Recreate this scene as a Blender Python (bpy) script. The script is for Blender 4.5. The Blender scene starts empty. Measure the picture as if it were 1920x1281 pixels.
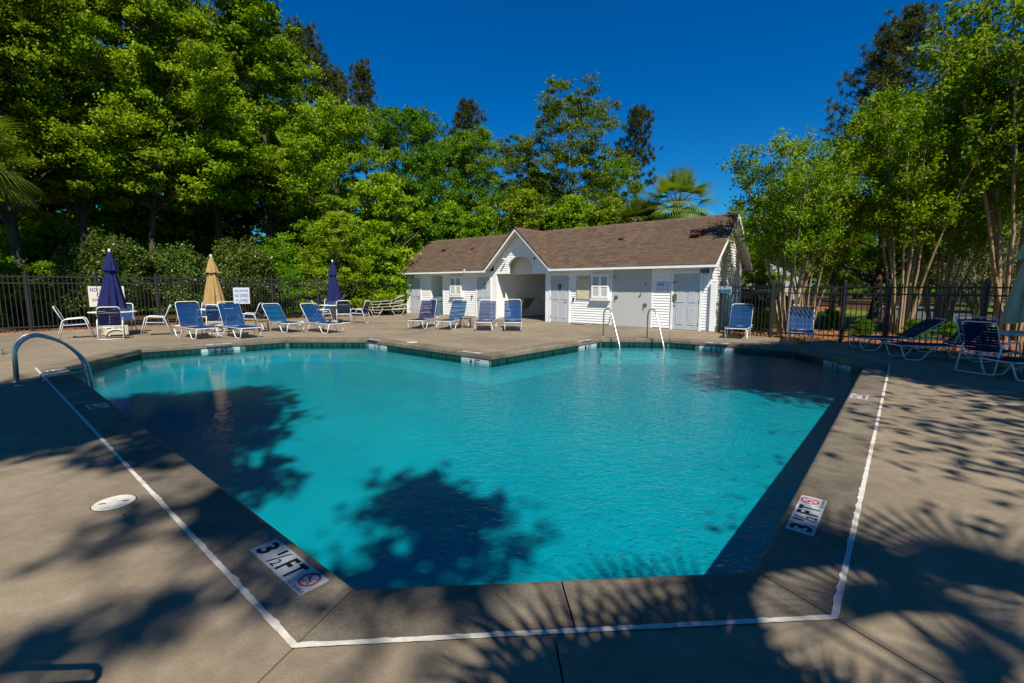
import bpy, bmesh, math, random
import numpy as np
from mathutils import Vector, Matrix, geometry

SC = bpy.context.scene
COL = SC.collection
R = math.radians

# ------------------------------------------------------------------ camera, sky, sun, exposure
FPX, PITCH, ROLL, EYE = 869.5, 0.119, 0.002, 1.575      # focal length for a 1920 px wide frame
cam = bpy.data.cameras.new('camera'); cam.lens = FPX/1920*36; cam.sensor_width = 36
cam.clip_start = 0.05; cam.clip_end = 900
camo = bpy.data.objects.new('camera', cam); COL.objects.link(camo); SC.camera = camo
_cp, _sp, _cr, _sr = math.cos(PITCH), math.sin(PITCH), math.cos(ROLL), math.sin(ROLL)
FW = Vector((0, _cp, -_sp)); UP0 = Vector((0, _sp, _cp)); RT0 = Vector((1, 0, 0))
RT = RT0*_cr+UP0*_sr; UP = UP0*_cr-RT0*_sr
M = Matrix((RT, UP, -FW)).transposed().to_4x4(); M.translation = (0, 0, EYE); camo.matrix_world = M

SUN_EL, SUN_DX, SUN_DY = R(52), -0.25, 0.968
world = bpy.data.worlds.new('World'); SC.world = world; world.use_nodes = True
wn = world.node_tree.nodes; wl = world.node_tree.links
sky = wn.new('ShaderNodeTexSky'); sky.sky_type = 'NISHITA'; sky.sun_disc = False
sky.sun_elevation = SUN_EL; sky.sun_rotation = math.atan2(-SUN_DX, -SUN_DY)
sky.air_density = 1.0; sky.dust_density = 0.2; sky.ozone_density = 3.0
hs = wn.new('ShaderNodeHueSaturation'); hs.inputs['Saturation'].default_value = 1.5; hs.inputs['Value'].default_value = 0.85
mx_ = wn.new('ShaderNodeMixRGB'); mx_.blend_type = 'MULTIPLY'; mx_.inputs[0].default_value = 1.0; mx_.inputs[2].default_value = (0.25, 1.02, 1.28, 1)
wl.new(sky.outputs[0], hs.inputs['Color']); wl.new(hs.outputs[0], mx_.inputs[1]); wl.new(mx_.outputs[0], wn['Background'].inputs[0])
wn['Background'].inputs[1].default_value = 0.064
sl = bpy.data.lights.new('sun', 'SUN'); sl.energy = 5.0; sl.angle = R(0.5); sl.color = (1.0, 0.93, 0.82)
so = bpy.data.objects.new('sun', sl); COL.objects.link(so); so.location = (5, -20, 30)
so.rotation_euler = Vector((SUN_DX*math.cos(SUN_EL), SUN_DY*math.cos(SUN_EL), -math.sin(SUN_EL))).to_track_quat('-Z', 'Y').to_euler()
SC.view_settings.view_transform = 'Standard'; SC.view_settings.look = 'None'
SC.view_settings.exposure = 0.6; SC.view_settings.gamma = 1.0; SC.view_settings.use_curve_mapping = False
SC.cycles.use_denoising = True; SC.cycles.max_bounces = 7; SC.cycles.transparent_max_bounces = 12

# ------------------------------------------------------------------ survey helpers (photo pixel -> place on the ground)
def ray(px, py): return RT*(px-960)-UP*(py-640.5)+FW*FPX
def G(px, py, z=0.0):
    d = ray(px, py); k = (z-EYE)/d.z; return Vector((d.x*k, d.y*k, z))
def AT(px, py, Y):
    d = ray(px, py); k = Y/d.y; return Vector((d.x*k, Y, EYE+d.z*k))

# ------------------------------------------------------------------ materials
def nodes(m): return m.node_tree.nodes, m.node_tree.links
def mk(name, col, rough=0.6, spec=0.4, metal=0.0, var=0.0, scale=4.0, bump=0.0, bscale=40.0, objvar=0.0, col2=None, detail=4, stretch=None, world_co=False):
    m = bpy.data.materials.new(name); m.use_nodes = True; n, l = nodes(m); b = n['Principled BSDF']
    b.inputs['Roughness'].default_value = rough; b.inputs['Specular IOR Level'].default_value = spec; b.inputs['Metallic'].default_value = metal
    b.inputs['Base Color'].default_value = (*col, 1); m.diffuse_color = (*col, 1)
    co = None
    def coord():
        nonlocal co
        if co is None:
            if world_co: g = n.new('ShaderNodeNewGeometry'); co = g.outputs['Position']
            else: t = n.new('ShaderNodeTexCoord'); co = t.outputs['Object']
            if stretch:
                mp = n.new('ShaderNodeMapping'); mp.inputs['Scale'].default_value = stretch; l.new(co, mp.inputs['Vector']); co = mp.outputs[0]
        return co
    cur = None
    if var or col2:
        tx = n.new('ShaderNodeTexNoise'); tx.inputs['Scale'].default_value = scale; tx.inputs['Detail'].default_value = detail; tx.inputs['Roughness'].default_value = 0.62
        l.new(coord(), tx.inputs['Vector'])
        rp = n.new('ShaderNodeValToRGB'); e = rp.color_ramp.elements
        c2 = col2 if col2 else tuple(min(1, c*(1+var)) for c in col); c1 = col if col2 else tuple(c*(1-var) for c in col)
        e[0].position = 0.32; e[0].color = (*c1, 1); e[1].position = 0.68; e[1].color = (*c2, 1)
        l.new(tx.outputs['Fac'], rp.inputs['Fac']); cur = rp.outputs['Color']
    if objvar:
        oi = n.new('ShaderNodeObjectInfo'); mr = n.new('ShaderNodeMapRange'); mr.inputs['To Min'].default_value = 1-objvar; mr.inputs['To Max'].default_value = 1+objvar
        l.new(oi.outputs['Random'], mr.inputs['Value'])
        h = n.new('ShaderNodeHueSaturation'); l.new(mr.outputs[0], h.inputs['Value'])
        if cur: l.new(cur, h.inputs['Color'])
        else: h.inputs['Color'].default_value = (*col, 1)
        cur = h.outputs[0]
    if cur: l.new(cur, b.inputs['Base Color'])
    if bump:
        t2 = n.new('ShaderNodeTexNoise'); t2.inputs['Scale'].default_value = bscale; t2.inputs['Detail'].default_value = 6; l.new(coord(), t2.inputs['Vector'])
        bp = n.new('ShaderNodeBump'); bp.inputs['Strength'].default_value = bump; bp.inputs['Distance'].default_value = 0.02
        l.new(t2.outputs['Fac'], bp.inputs['Height']); l.new(bp.outputs[0], b.inputs['Normal'])
    return m

def concrete(name, c_lo, c_hi, stain, objvar=0.06, speck=0.35):
    m = bpy.data.materials.new(name); m.use_nodes = True; n, l = nodes(m); b = n['Principled BSDF']
    b.inputs['Roughness'].default_value = 0.85; b.inputs['Specular IOR Level'].default_value = 0.25
    g = n.new('ShaderNodeNewGeometry'); P = g.outputs['Position']
    def noise(s, d=5, r=0.6):
        t = n.new('ShaderNodeTexNoise'); t.inputs['Scale'].default_value = s; t.inputs['Detail'].default_value = d; t.inputs['Roughness'].default_value = r; l.new(P, t.inputs['Vector']); return t.outputs['Fac']
    def ramp(f, a, bb, c1, c2):
        r = n.new('ShaderNodeValToRGB'); e = r.color_ramp.elements; e[0].position = a; e[1].position = bb; e[0].color = (*c1, 1); e[1].color = (*c2, 1); l.new(f, r.inputs['Fac']); return r.outputs['Color']
    def mix(bt, f, a, c):
        x = n.new('ShaderNodeMixRGB'); x.blend_type = bt
        if isinstance(f, float): x.inputs[0].default_value = f
        else: l.new(f, x.inputs[0])
        l.new(a, x.inputs[1]); l.new(c, x.inputs[2]); return x.outputs[0]
    base = ramp(noise(1.1, 6), 0.3, 0.7, c_lo, c_hi)
    st = ramp(noise(2.7, 8, 0.7), 0.42, 0.75, (1, 1, 1), stain)
    c = mix('MULTIPLY', 0.8, base, st)
    c = mix('MULTIPLY', 1.0, c, ramp(noise(0.42, 3, 0.5), 0.34, 0.66, (0.79, 0.79, 0.80), (1.12, 1.11, 1.09)))
    c = mix('MULTIPLY', 0.9, c, ramp(noise(7.5, 6, 0.72), 0.36, 0.62, (0.84, 0.83, 0.81), (1.07, 1.07, 1.07)))
    grain = ramp(noise(95, 3, 0.7), 0.33, 0.6, (0.52, 0.5, 0.48), (1.1, 1.1, 1.1)); c = mix('MULTIPLY', speck, c, grain)
    v = n.new('ShaderNodeTexVoronoi'); v.inputs['Scale'].default_value = 38; l.new(P, v.inputs['Vector'])
    pits = ramp(v.outputs['Distance'], 0.03, 0.09, (0.45, 0.42, 0.38), (1, 1, 1)); c = mix('MULTIPLY', 0.45, c, pits)
    oi = n.new('ShaderNodeObjectInfo'); mr = n.new('ShaderNodeMapRange'); mr.inputs['To Min'].default_value = 1-objvar; mr.inputs['To Max'].default_value = 1+objvar; l.new(oi.outputs['Random'], mr.inputs['Value'])
    h = n.new('ShaderNodeHueSaturation'); l.new(mr.outputs[0], h.inputs['Value']); l.new(c, h.inputs['Color']); l.new(h.outputs[0], b.inputs['Base Color'])
    bp = n.new('ShaderNodeBump'); bp.inputs['Strength'].default_value = 0.35; bp.inputs['Distance'].default_value = 0.012
    l.new(noise(70, 6, 0.75), bp.inputs['Height']); l.new(bp.outputs[0], b.inputs['Normal'])
    return m

def leafmat(name, lo, hi, trans=0.45, gloss=0.012, rough=0.55, hue=0.016):
    m = bpy.data.materials.new(name); m.use_nodes = True; n, l = nodes(m); n.remove(n['Principled BSDF']); out = n['Material Output']
    at = n.new('ShaderNodeAttribute'); at.attribute_name = 'tone'
    r = n.new('ShaderNodeValToRGB'); e = r.color_ramp.elements; e[0].color = (*lo, 1); e[1].color = (*hi, 1); l.new(at.outputs['Fac'], r.inputs['Fac'])
    oi = n.new('ShaderNodeObjectInfo'); h = n.new('ShaderNodeHueSaturation')
    mr = n.new('ShaderNodeMapRange'); mr.inputs['To Min'].default_value = 0.5-hue; mr.inputs['To Max'].default_value = 0.5+hue; l.new(oi.outputs['Random'], mr.inputs['Value']); l.new(mr.outputs[0], h.inputs['Hue']); l.new(r.outputs[0], h.inputs['Color'])
    w7 = n.new('ShaderNodeMath'); w7.operation = 'FRACT'; w8 = n.new('ShaderNodeMath'); w8.operation = 'MULTIPLY'; w8.inputs[1].default_value = 7.31; l.new(oi.outputs['Random'], w8.inputs[0]); l.new(w8.outputs[0], w7.inputs[0])
    mv = n.new('ShaderNodeMapRange'); mv.inputs['To Min'].default_value = 0.8; mv.inputs['To Max'].default_value = 1.2; l.new(w7.outputs[0], mv.inputs['Value']); l.new(mv.outputs[0], h.inputs['Value'])
    d = n.new('ShaderNodeBsdfDiffuse'); t = n.new('ShaderNodeBsdfTranslucent'); g = n.new('ShaderNodeBsdfGlossy'); g.inputs['Roughness'].default_value = rough
    h2 = n.new('ShaderNodeHueSaturation'); h2.inputs['Hue'].default_value = 0.485; h2.inputs['Value'].default_value = 1.25; h2.inputs['Saturation'].default_value = 1.1; l.new(h.outputs[0], h2.inputs['Color'])
    l.new(h.outputs[0], d.inputs['Color']); l.new(h2.outputs[0], t.inputs['Color'])
    m1 = n.new('ShaderNodeMixShader'); m1.inputs[0].default_value = trans; l.new(d.outputs[0], m1.inputs[1]); l.new(t.outputs[0], m1.inputs[2])
    m2 = n.new('ShaderNodeMixShader'); m2.inputs[0].default_value = gloss; l.new(m1.outputs[0], m2.inputs[1]); l.new(g.outputs[0], m2.inputs[2])
    l.new(m2.outputs[0], out.inputs['Surface']); m.diffuse_color = (*hi, 1)
    return m

MT = {}
MT['deck'] = concrete('deck_concrete', (0.200, 0.163, 0.112), (0.256, 0.211, 0.150), (0.72, 0.70, 0.66))
MT['coping'] = concrete('coping_concrete', (0.140, 0.119, 0.087), (0.222, 0.190, 0.139), (0.42, 0.41, 0.39), 0.12, 0.65)
MT['soil'] = mk('joint_soil', (0.03, 0.025, 0.02), 0.95, 0.1)
MT['ground'] = mk('forest_floor', (0.035, 0.024, 0.012), 0.95, 0.1, col2=(0.10, 0.055, 0.022), scale=1.3, bump=0.6, bscale=9, world_co=True, detail=8)
MT['grass'] = mk('grass', (0.06, 0.10, 0.012), 0.9, 0.1, col2=(0.13, 0.17, 0.02), scale=3, bump=0.6, bscale=60, world_co=True)
MT['mulch'] = mk('pine_straw', (0.12, 0.045, 0.02), 0.95, 0.1, col2=(0.26, 0.11, 0.05), scale=2.5, bump=0.6, bscale=30, world_co=True, detail=8)
MT['road'] = mk('asphalt', (0.07, 0.072, 0.078), 0.9, 0.2, var=0.25, scale=2, bump=0.3, bscale=90, world_co=True)
MT['white'] = mk('white_vinyl', (0.80, 0.80, 0.77), 0.45, 0.4, var=0.05, scale=1.2, objvar=0.025)
MT['greysiding'] = mk('grey_siding', (0.36, 0.36, 0.34), 0.6, 0.3, var=0.05)
MT['trim'] = mk('white_trim', (0.80, 0.79, 0.76), 0.5, 0.4, var=0.06, scale=2)
MT['soffit'] = mk('soffit', (0.62, 0.60, 0.52), 0.6, 0.3, var=0.05)
MT['panelwhite'] = mk('smooth_panel', (0.47, 0.47, 0.455), 0.5, 0.3, col2=(0.44, 0.435, 0.42), scale=1.5)
MT['door'] = mk('painted_door', (0.43, 0.455, 0.48), 0.4, 0.5, var=0.03, scale=3)
MT['beige'] = mk('beige_plaster', (0.66, 0.60, 0.48), 0.8, 0.2, var=0.06, scale=1.5)
MT['shutgrey'] = mk('shutter_louvre', (0.60, 0.59, 0.55), 0.5, 0.3, var=0.05)
MT['shingle'] = mk('roof_shingle', (0.080, 0.053, 0.036), 0.92, 0.15, col2=(0.118, 0.081, 0.055), scale=6, bump=0.5, bscale=70, objvar=0.13)
MT['shingle2'] = None
MT['rust'] = mk('rusty_metal', (0.13, 0.045, 0.03), 0.8, 0.2, col2=(0.07, 0.025, 0.02), scale=12)
MT['steel'] = mk('stainless', (0.50, 0.485, 0.44), 0.34, 0.5, 0.72)
MT['chrome'] = mk('brushed_plate', (0.42, 0.42, 0.42), 0.3, 0.5, 1.0)
MT['brass'] = mk('brass', (0.42, 0.32, 0.10), 0.35, 0.5, 0.9)
MT['frame'] = mk('white_tube', (0.64, 0.64, 0.62), 0.35, 0.5, var=0.04, scale=6)
MT['strap'] = mk('blue_vinyl_strap', (0.003, 0.036, 0.115), 0.6, 0.1, objvar=0.22)
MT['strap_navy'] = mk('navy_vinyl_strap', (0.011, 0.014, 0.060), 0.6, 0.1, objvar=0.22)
MT['strap_teal'] = mk('bright_blue_strap', (0.003, 0.052, 0.125), 0.6, 0.1, objvar=0.25)
MT['strap_grey'] = mk('blue_grey_strap', (0.034, 0.054, 0.105), 0.7, 0.1, objvar=0.1)
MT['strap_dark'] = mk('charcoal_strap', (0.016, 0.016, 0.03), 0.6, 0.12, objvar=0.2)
MT['strap_tan'] = mk('tan_strap', (0.30, 0.26, 0.19), 0.5, 0.4, objvar=0.2)
MT['frame_tan'] = mk('weathered_tube', (0.50, 0.46, 0.37), 0.45, 0.4, var=0.1)
MT['tabletop'] = mk('table_white', (0.66, 0.65, 0.60), 0.35, 0.5, var=0.05)
MT['tablebeige'] = mk('table_base_resin', (0.42, 0.37, 0.28), 0.6, 0.3, var=0.06)
MT['stool'] = mk('tan_resin', (0.20, 0.155, 0.10), 0.6, 0.3, var=0.1)
MT['navy'] = mk('navy_canvas', (0.012, 0.016, 0.075), 0.85, 0.15, var=0.12, scale=9, bump=0.15, bscale=120)
MT['tan'] = mk('tan_canvas', (0.33, 0.215, 0.085), 0.85, 0.15, var=0.08, scale=9, bump=0.15, bscale=120)
MT['cream'] = mk('beige_canvas', (0.46, 0.40, 0.25), 0.85, 0.15, var=0.08, scale=9, bump=0.15, bscale=120)
MT['fence'] = mk('black_aluminium', (0.018, 0.018, 0.020), 0.4, 0.4, var=0.1)
MT['fence_old'] = mk('weathered_bronze_aluminium', (0.026, 0.025, 0.026), 0.45, 0.5, var=0.15)
MT['black'] = mk('black_paint', (0.012, 0.012, 0.014), 0.5, 0.4)
MT['ink'] = mk('black_print', (0.010, 0.010, 0.013), 0.6, 0.2)
MT['inkblue'] = mk('blue_print', (0.015, 0.05, 0.24), 0.6, 0.2)
MT['red'] = mk('red_print', (0.42, 0.03, 0.035), 0.6, 0.2)
MT['signwhite'] = mk('sign_board', (0.66, 0.60, 0.50), 0.5, 0.3, var=0.05)
MT['signcool'] = mk('sign_cool', (0.56, 0.60, 0.66), 0.5, 0.3, var=0.03)
MT['tilewhite'] = mk('white_tile', (0.37, 0.39, 0.41), 0.4, 0.5, var=0.14, scale=22, detail=8)
MT['tilegreen'] = mk('green_tile', (0.003, 0.030, 0.024), 0.25, 0.4, objvar=0.35)
MT['tealsign'] = mk('teal_print', (0.02, 0.22, 0.36), 0.5, 0.3)
MT['paint'] = mk('white_line_paint', (0.40, 0.37, 0.31), 0.85, 0.2, col2=(0.56, 0.53, 0.47), scale=14, world_co=True)
MT['lid'] = mk('skimmer_lid', (0.40, 0.38, 0.33), 0.6, 0.3, col2=(0.60, 0.58, 0.53), scale=14, detail=8)
MT['bin'] = mk('bin_blue_grey', (0.075, 0.13, 0.165), 0.5, 0.4, var=0.08)
MT['grey'] = mk('grey_resin', (0.20, 0.19, 0.17), 0.5, 0.4, var=0.08)
MT['bark'] = mk('bark', (0.045, 0.034, 0.024), 0.95, 0.1, col2=(0.095, 0.075, 0.055), scale=7, bump=0.8, bscale=16, stretch=(1, 1, 0.25))
MT['bark_pale'] = mk('pale_bark', (0.16, 0.13, 0.095), 0.9, 0.1, col2=(0.25, 0.21, 0.15), scale=5, bump=0.4, bscale=12, stretch=(1, 1, 0.3))
MT['bark_crape'] = mk('crape_bark', (0.22, 0.15, 0.075), 0.7, 0.2, col2=(0.36, 0.27, 0.15), scale=5, stretch=(1, 1, 0.2))
MT['bark_dead'] = mk('bleached_twig', (0.30, 0.26, 0.20), 0.9, 0.1, var=0.2)
MT['palmbark'] = mk('palm_bark', (0.11, 0.085, 0.06), 0.95, 0.1, col2=(0.22, 0.18, 0.13), scale=9, bump=0.8, bscale=14)
MT['leafA'] = leafmat('leaf_woodland', (0.040, 0.105, 0.002), (0.250, 0.400, 0.004))
MT['leafB'] = leafmat('leaf_bright', (0.060, 0.130, 0.002), (0.260, 0.415, 0.005))
MT['leafC'] = leafmat('leaf_mid', (0.030, 0.090, 0.002), (0.170, 0.335, 0.004))
MT['leafD'] = leafmat('leaf_olive', (0.032, 0.064, 0.003), (0.120, 0.190, 0.010), 0.35)
MT['leafE'] = leafmat('leaf_crape', (0.048, 0.105, 0.002), (0.250, 0.370, 0.005))
MT['leafH'] = leafmat('leaf_camellia', (0.014, 0.040, 0.003), (0.105, 0.165, 0.020), 0.2, 0.03, 0.4)
MT['leafS'] = leafmat('leaf_grey_shrub', (0.07, 0.09, 0.03), (0.22, 0.24, 0.10), 0.3)
MT['needle'] = leafmat('pine_needle', (0.022, 0.040, 0.008), (0.085, 0.100, 0.018), 0.2, 0.015)
MT['palm'] = leafmat('palm_frond', (0.045, 0.095, 0.006), (0.170, 0.240, 0.028), 0.3, 0.03)
MT['litter'] = leafmat('leaf_litter', (0.07, 0.028, 0.010), (0.30, 0.15, 0.055), 0.1, 0.02)
MT['carpaint'] = mk('dark_car_paint', (0.012, 0.016, 0.030), 0.15, 0.6)
MT['glass'] = mk('dark_glass', (0.015, 0.018, 0.02), 0.05, 0.8)
MT['rubber'] = mk('rubber', (0.012, 0.012, 0.012), 0.8, 0.2)
MT['lamp_red'] = mk('tail_lamp', (0.25, 0.01, 0.01), 0.2, 0.5)

def shingle_vertex_mat():
    m = bpy.data.materials.new('roof_shingle_field'); m.use_nodes = True; n, l = nodes(m); b = n['Principled BSDF']
    b.inputs['Roughness'].default_value = 0.92; b.inputs['Specular IOR Level'].default_value = 0.15
    at = n.new('ShaderNodeAttribute'); at.attribute_name = 'tone'
    r = n.new('ShaderNodeValToRGB'); e = r.color_ramp.elements; e[0].color = (0.080, 0.053, 0.036, 1); e[1].color = (0.122, 0.084, 0.057, 1); l.new(at.outputs['Fac'], r.inputs['Fac'])
    t = n.new('ShaderNodeTexCoord'); tx = n.new('ShaderNodeTexNoise'); tx.inputs['Scale'].default_value = 60; l.new(t.outputs['Object'], tx.inputs['Vector'])
    mx = n.new('ShaderNodeMixRGB'); mx.blend_type = 'MULTIPLY'; mx.inputs[0].default_value = 0.5; l.new(r.outputs[0], mx.inputs[1]); l.new(tx.outputs['Fac'], mx.inputs[2])
    g = n.new('ShaderNodeMixRGB'); g.blend_type = 'ADD'; g.inputs[0].default_value = 0.25; l.new(mx.outputs[0], g.inputs[1]); l.new(r.outputs[0], g.inputs[2])
    l.new(g.outputs[0], b.inputs['Base Color']); return m
MT['shingle2'] = shingle_vertex_mat()

def pool_plaster():
    return mk('pool_plaster', (0.012, 0.205, 0.250), 0.7, 0.2, col2=(0.018, 0.240, 0.285), scale=0.9, world_co=True)
MT['plaster'] = pool_plaster()
MT['grout'] = mk('waterline_grout', (0.05, 0.10, 0.09), 0.8, 0.2)
MT['step'] = mk('pool_step_plaster', (0.12, 0.38, 0.42), 0.7, 0.2, var=0.04, world_co=True)
def water_mat():
    m = bpy.data.materials.new('pool_water'); m.use_nodes = True; n, l = nodes(m); n.remove(n['Principled BSDF']); out = n['Material Output']
    geo = n.new('ShaderNodeNewGeometry')
    def noise(s, d):
        t = n.new('ShaderNodeTexNoise'); t.inputs['Scale'].default_value = s; t.inputs['Detail'].default_value = d; t.inputs['Distortion'].default_value = 0.6; l.new(geo.outputs['Position'], t.inputs['Vector']); return t.outputs['Fac']
    # ripples are livelier in the middle and right of the pool than in the sheltered deep end
    sx = n.new('ShaderNodeSeparateXYZ'); l.new(geo.outputs['Position'], sx.inputs[0])
    mr = n.new('ShaderNodeMapRange'); mr.inputs['From Min'].default_value = -5.0; mr.inputs['From Max'].default_value = 1.0; mr.inputs['To Min'].default_value = 0.10; mr.inputs['To Max'].default_value = 1.0; l.new(sx.outputs[0], mr.inputs['Value'])
    a = n.new('ShaderNodeMath'); a.operation = 'MULTIPLY'; a.inputs[1].default_value = 0.75; l.new(noise(15, 3), a.inputs[0])
    b = n.new('ShaderNodeMath'); b.operation = 'ADD'; l.new(a.outputs[0], b.inputs[0]); l.new(noise(3.2, 2), b.inputs[1])
    bp = n.new('ShaderNodeBump'); bp.inputs['Distance'].default_value = 0.019; l.new(b.outputs[0], bp.inputs['Height']); l.new(mr.outputs[0], bp.inputs['Strength'])
    fr = n.new('ShaderNodeFresnel'); fr.inputs['IOR'].default_value = 1.33; l.new(bp.outputs[0], fr.inputs['Normal'])
    g = n.new('ShaderNodeBsdfGlossy'); g.inputs['Roughness'].default_value = 0.015; l.new(bp.outputs[0], g.inputs['Normal'])
    t = n.new('ShaderNodeBsdfTransparent'); t.inputs['Color'].default_value = (0.16, 0.90, 0.935, 1)
    mx = n.new('ShaderNodeMixShader'); l.new(fr.outputs[0], mx.inputs[0]); l.new(t.outputs[0], mx.inputs[1]); l.new(g.outputs[0], mx.inputs[2]); l.new(mx.outputs[0], out.inputs['Surface'])
    return m
MT['water'] = water_mat()

# ------------------------------------------------------------------ mesh helpers
class MB:
    def __init__(s): s.v = []; s.f = []; s.mi = []; s.cur = 0
    def add(s, vs, fs):
        o = len(s.v); s.v += [tuple(p) for p in vs]; s.f += [tuple(i+o for i in f) for f in fs]; s.mi += [s.cur]*len(fs); return s
    def box(s, x0, x1, y0, y1, z0, z1):
        return s.add([(x0, y0, z0), (x1, y0, z0), (x1, y1, z0), (x0, y1, z0), (x0, y0, z1), (x1, y0, z1), (x1, y1, z1), (x0, y1, z1)],
                     [(3, 2, 1, 0), (4, 5, 6, 7), (0, 1, 5, 4), (1, 2, 6, 5), (2, 3, 7, 6), (3, 0, 4, 7)])
    def bbox(s, x0, x1, y0, y1, z0, z1, b=0.008):   # box with chamfered vertical and top edges
        def ring(z, i): return [(x0+i+b, y0+i, z), (x1-i-b, y0+i, z), (x1-i, y0+i+b, z), (x1-i, y1-i-b, z), (x1-i-b, y1-i, z), (x0+i+b, y1-i, z), (x0+i, y1-i-b, z), (x0+i, y0+i+b, z)]
        rs = ring(z0, b)+ring(z0+b, 0)+ring(z1-b, 0)+ring(z1, b); fs = []
        for k in range(3):
            for i in range(8): j = (i+1) % 8; fs.append((k*8+i, k*8+j, k*8+8+j, k*8+8+i))
        fs += [tuple(range(24, 32)), tuple(reversed(range(8)))]
        return s.add(rs, fs)
    def lathe(s, prof, n=20, cx=0, cy=0, cap=True):
        vs = [(cx+r*math.cos(2*math.pi*i/n), cy+r*math.sin(2*math.pi*i/n), z) for r, z in prof for i in range(n)]; fs = []
        for k in range(len(prof)-1):
            for i in range(n): j = (i+1) % n; fs.append((k*n+i, k*n+j, (k+1)*n+j, (k+1)*n+i))
        if cap: fs += [tuple(reversed(range(n))), tuple(range((len(prof)-1)*n, len(prof)*n))]
        return s.add(vs, fs)
    def tube(s, pts, r, n=8, fillet=0.0, closed=False, fsteps=4, r1=None, cap=True):
        P = [Vector(p) for p in pts]
        if fillet > 0 and len(P) > 2:
            Q = [P[0]]
            for i in range(1, len(P)-1):
                a, b, c = P[i-1], P[i], P[i+1]; d1 = a-b; d2 = c-b; f = min(fillet, d1.length*0.49, d2.length*0.49)
                p, q = b+d1.normalized()*f, b+d2.normalized()*f
                for k in range(fsteps+1):
                    t = k/fsteps; Q.append(p*(1-t)**2+b*2*t*(1-t)+q*t*t)
            Q.append(P[-1]); P = Q
        N = len(P); rs = [r if r1 is None else r+(r1-r)*i/(N-1) for i in range(N)] if not isinstance(r, (list, tuple)) else r
        T = []
        for i in range(N):
            a = P[max(i-1, 0)]; b = P[min(i+1, N-1)]
            if closed: a, b = P[i-1], P[(i+1) % N]
            T.append((b-a).normalized() if (b-a).length > 1e-9 else Vector((0, 0, 1)))
        u = T[0].orthogonal().normalized(); vs = []
        for i in range(N):
            u = (u-T[i]*u.dot(T[i])); u = u.normalized() if u.length > 1e-6 else T[i].orthogonal().normalized(); w = T[i].cross(u)
            for k in range(n):
                an = 2*math.pi*k/n; vs.append(P[i]+(u*math.cos(an)+w*math.sin(an))*rs[i])
        fs = []
        for i in range(N if closed else N-1):
            a = i*n; b = ((i+1) % N)*n
            for k in range(n): j = (k+1) % n; fs.append((a+k, a+j, b+j, b+k))
        if cap and not closed: fs += [tuple(reversed(range(n))), tuple(range((N-1)*n, N*n))]
        return s.add(vs, fs)
    def prism(s, poly, z0, z1):
        n = len(poly); a = sum(poly[i][0]*poly[(i+1) % n][1]-poly[(i+1) % n][0]*poly[i][1] for i in range(n))
        if a < 0: poly = list(reversed(poly))
        vs = [(p[0], p[1], z0) for p in poly]+[(p[0], p[1], z1) for p in poly]
        return s.add(vs, [tuple(reversed(range(n))), tuple(range(n, 2*n))]+[(i, (i+1) % n, n+(i+1) % n, n+i) for i in range(n)])
    def xf(s, M): s.v = [tuple(M @ Vector(p)) for p in s.v]; return s
    def mesh(s, name, mats, smooth=False):
        me = bpy.data.meshes.new(name); me.from_pydata(s.v, [], s.f)
        for m in (mats if isinstance(mats, (list, tuple)) else [mats]): me.materials.append(m)
        if any(s.mi): me.polygons.foreach_set('material_index', s.mi)
        if smooth: me.polygons.foreach_set('use_smooth', [True]*len(s.f))
        me.update(); return me
    def build(s, name, mats, parent=None, smooth=False):
        return link(name, s.mesh(name, mats, smooth), parent)

def link(name, data, parent=None, mw=None):
    o = bpy.data.objects.new(name, data); COL.objects.link(o)
    if parent: o.parent = parent
    if mw is not None: o.matrix_local = mw
    return o
def tag(o, label=None, cat=None, group=None, kind=None):
    if label: o['label'] = label
    if cat: o['category'] = cat
    if group: o['group'] = group
    if kind: o['kind'] = kind
    return o
def empty(name, loc, rz=0.0, label=None, cat=None, group=None):
    o = bpy.data.objects.new(name, None); COL.objects.link(o); o.location = loc; o.rotation_euler = (0, 0, rz); o.empty_display_size = 0.2
    return tag(o, label, cat, group)
CH = {}
def copy_tree(o, parent=None):
    c = o.copy(); COL.objects.link(c)
    if parent: c.parent = parent
    for ch in o.children: copy_tree(ch, c)
    return c
def text_mesh(s, w, h, mat, bold=0.0, depth=0.0):
    cu = bpy.data.curves.new('lettering', 'FONT'); cu.body = s; cu.size = 1; cu.offset = bold; cu.extrude = depth; cu.resolution_u = 2
    to = bpy.data.objects.new('tmp_text', cu); me = bpy.data.meshes.new_from_object(to); bpy.data.objects.remove(to); bpy.data.curves.remove(cu)
    co = np.empty(len(me.vertices)*3, np.float32); me.vertices.foreach_get('co', co); co = co.reshape(-1, 3)
    lo, hi = co.min(0), co.max(0); sx = w/max(hi[0]-lo[0], 1e-6); sy = h/max(hi[1]-lo[1], 1e-6)
    co[:, 0] = (co[:, 0]-(lo[0]+hi[0])/2)*sx; co[:, 1] = (co[:, 1]-(lo[1]+hi[1])/2)*sy
    me.vertices.foreach_set('co', co.ravel()); me.materials.clear(); me.materials.append(mat); me.update(); return me

# ------------------------------------------------------------------ ground
MB().add([(-400, -300, -0.06), (400, -300, -0.06), (400, 500, -0.06), (-400, 500, -0.06)], [(0, 1, 2, 3)]).build('ground', MT['ground'])['kind'] = 'structure'
# hole for the pool is handled by the deep shell standing below: cut the sheet round the deck
gobj = bpy.data.objects['ground']

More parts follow.
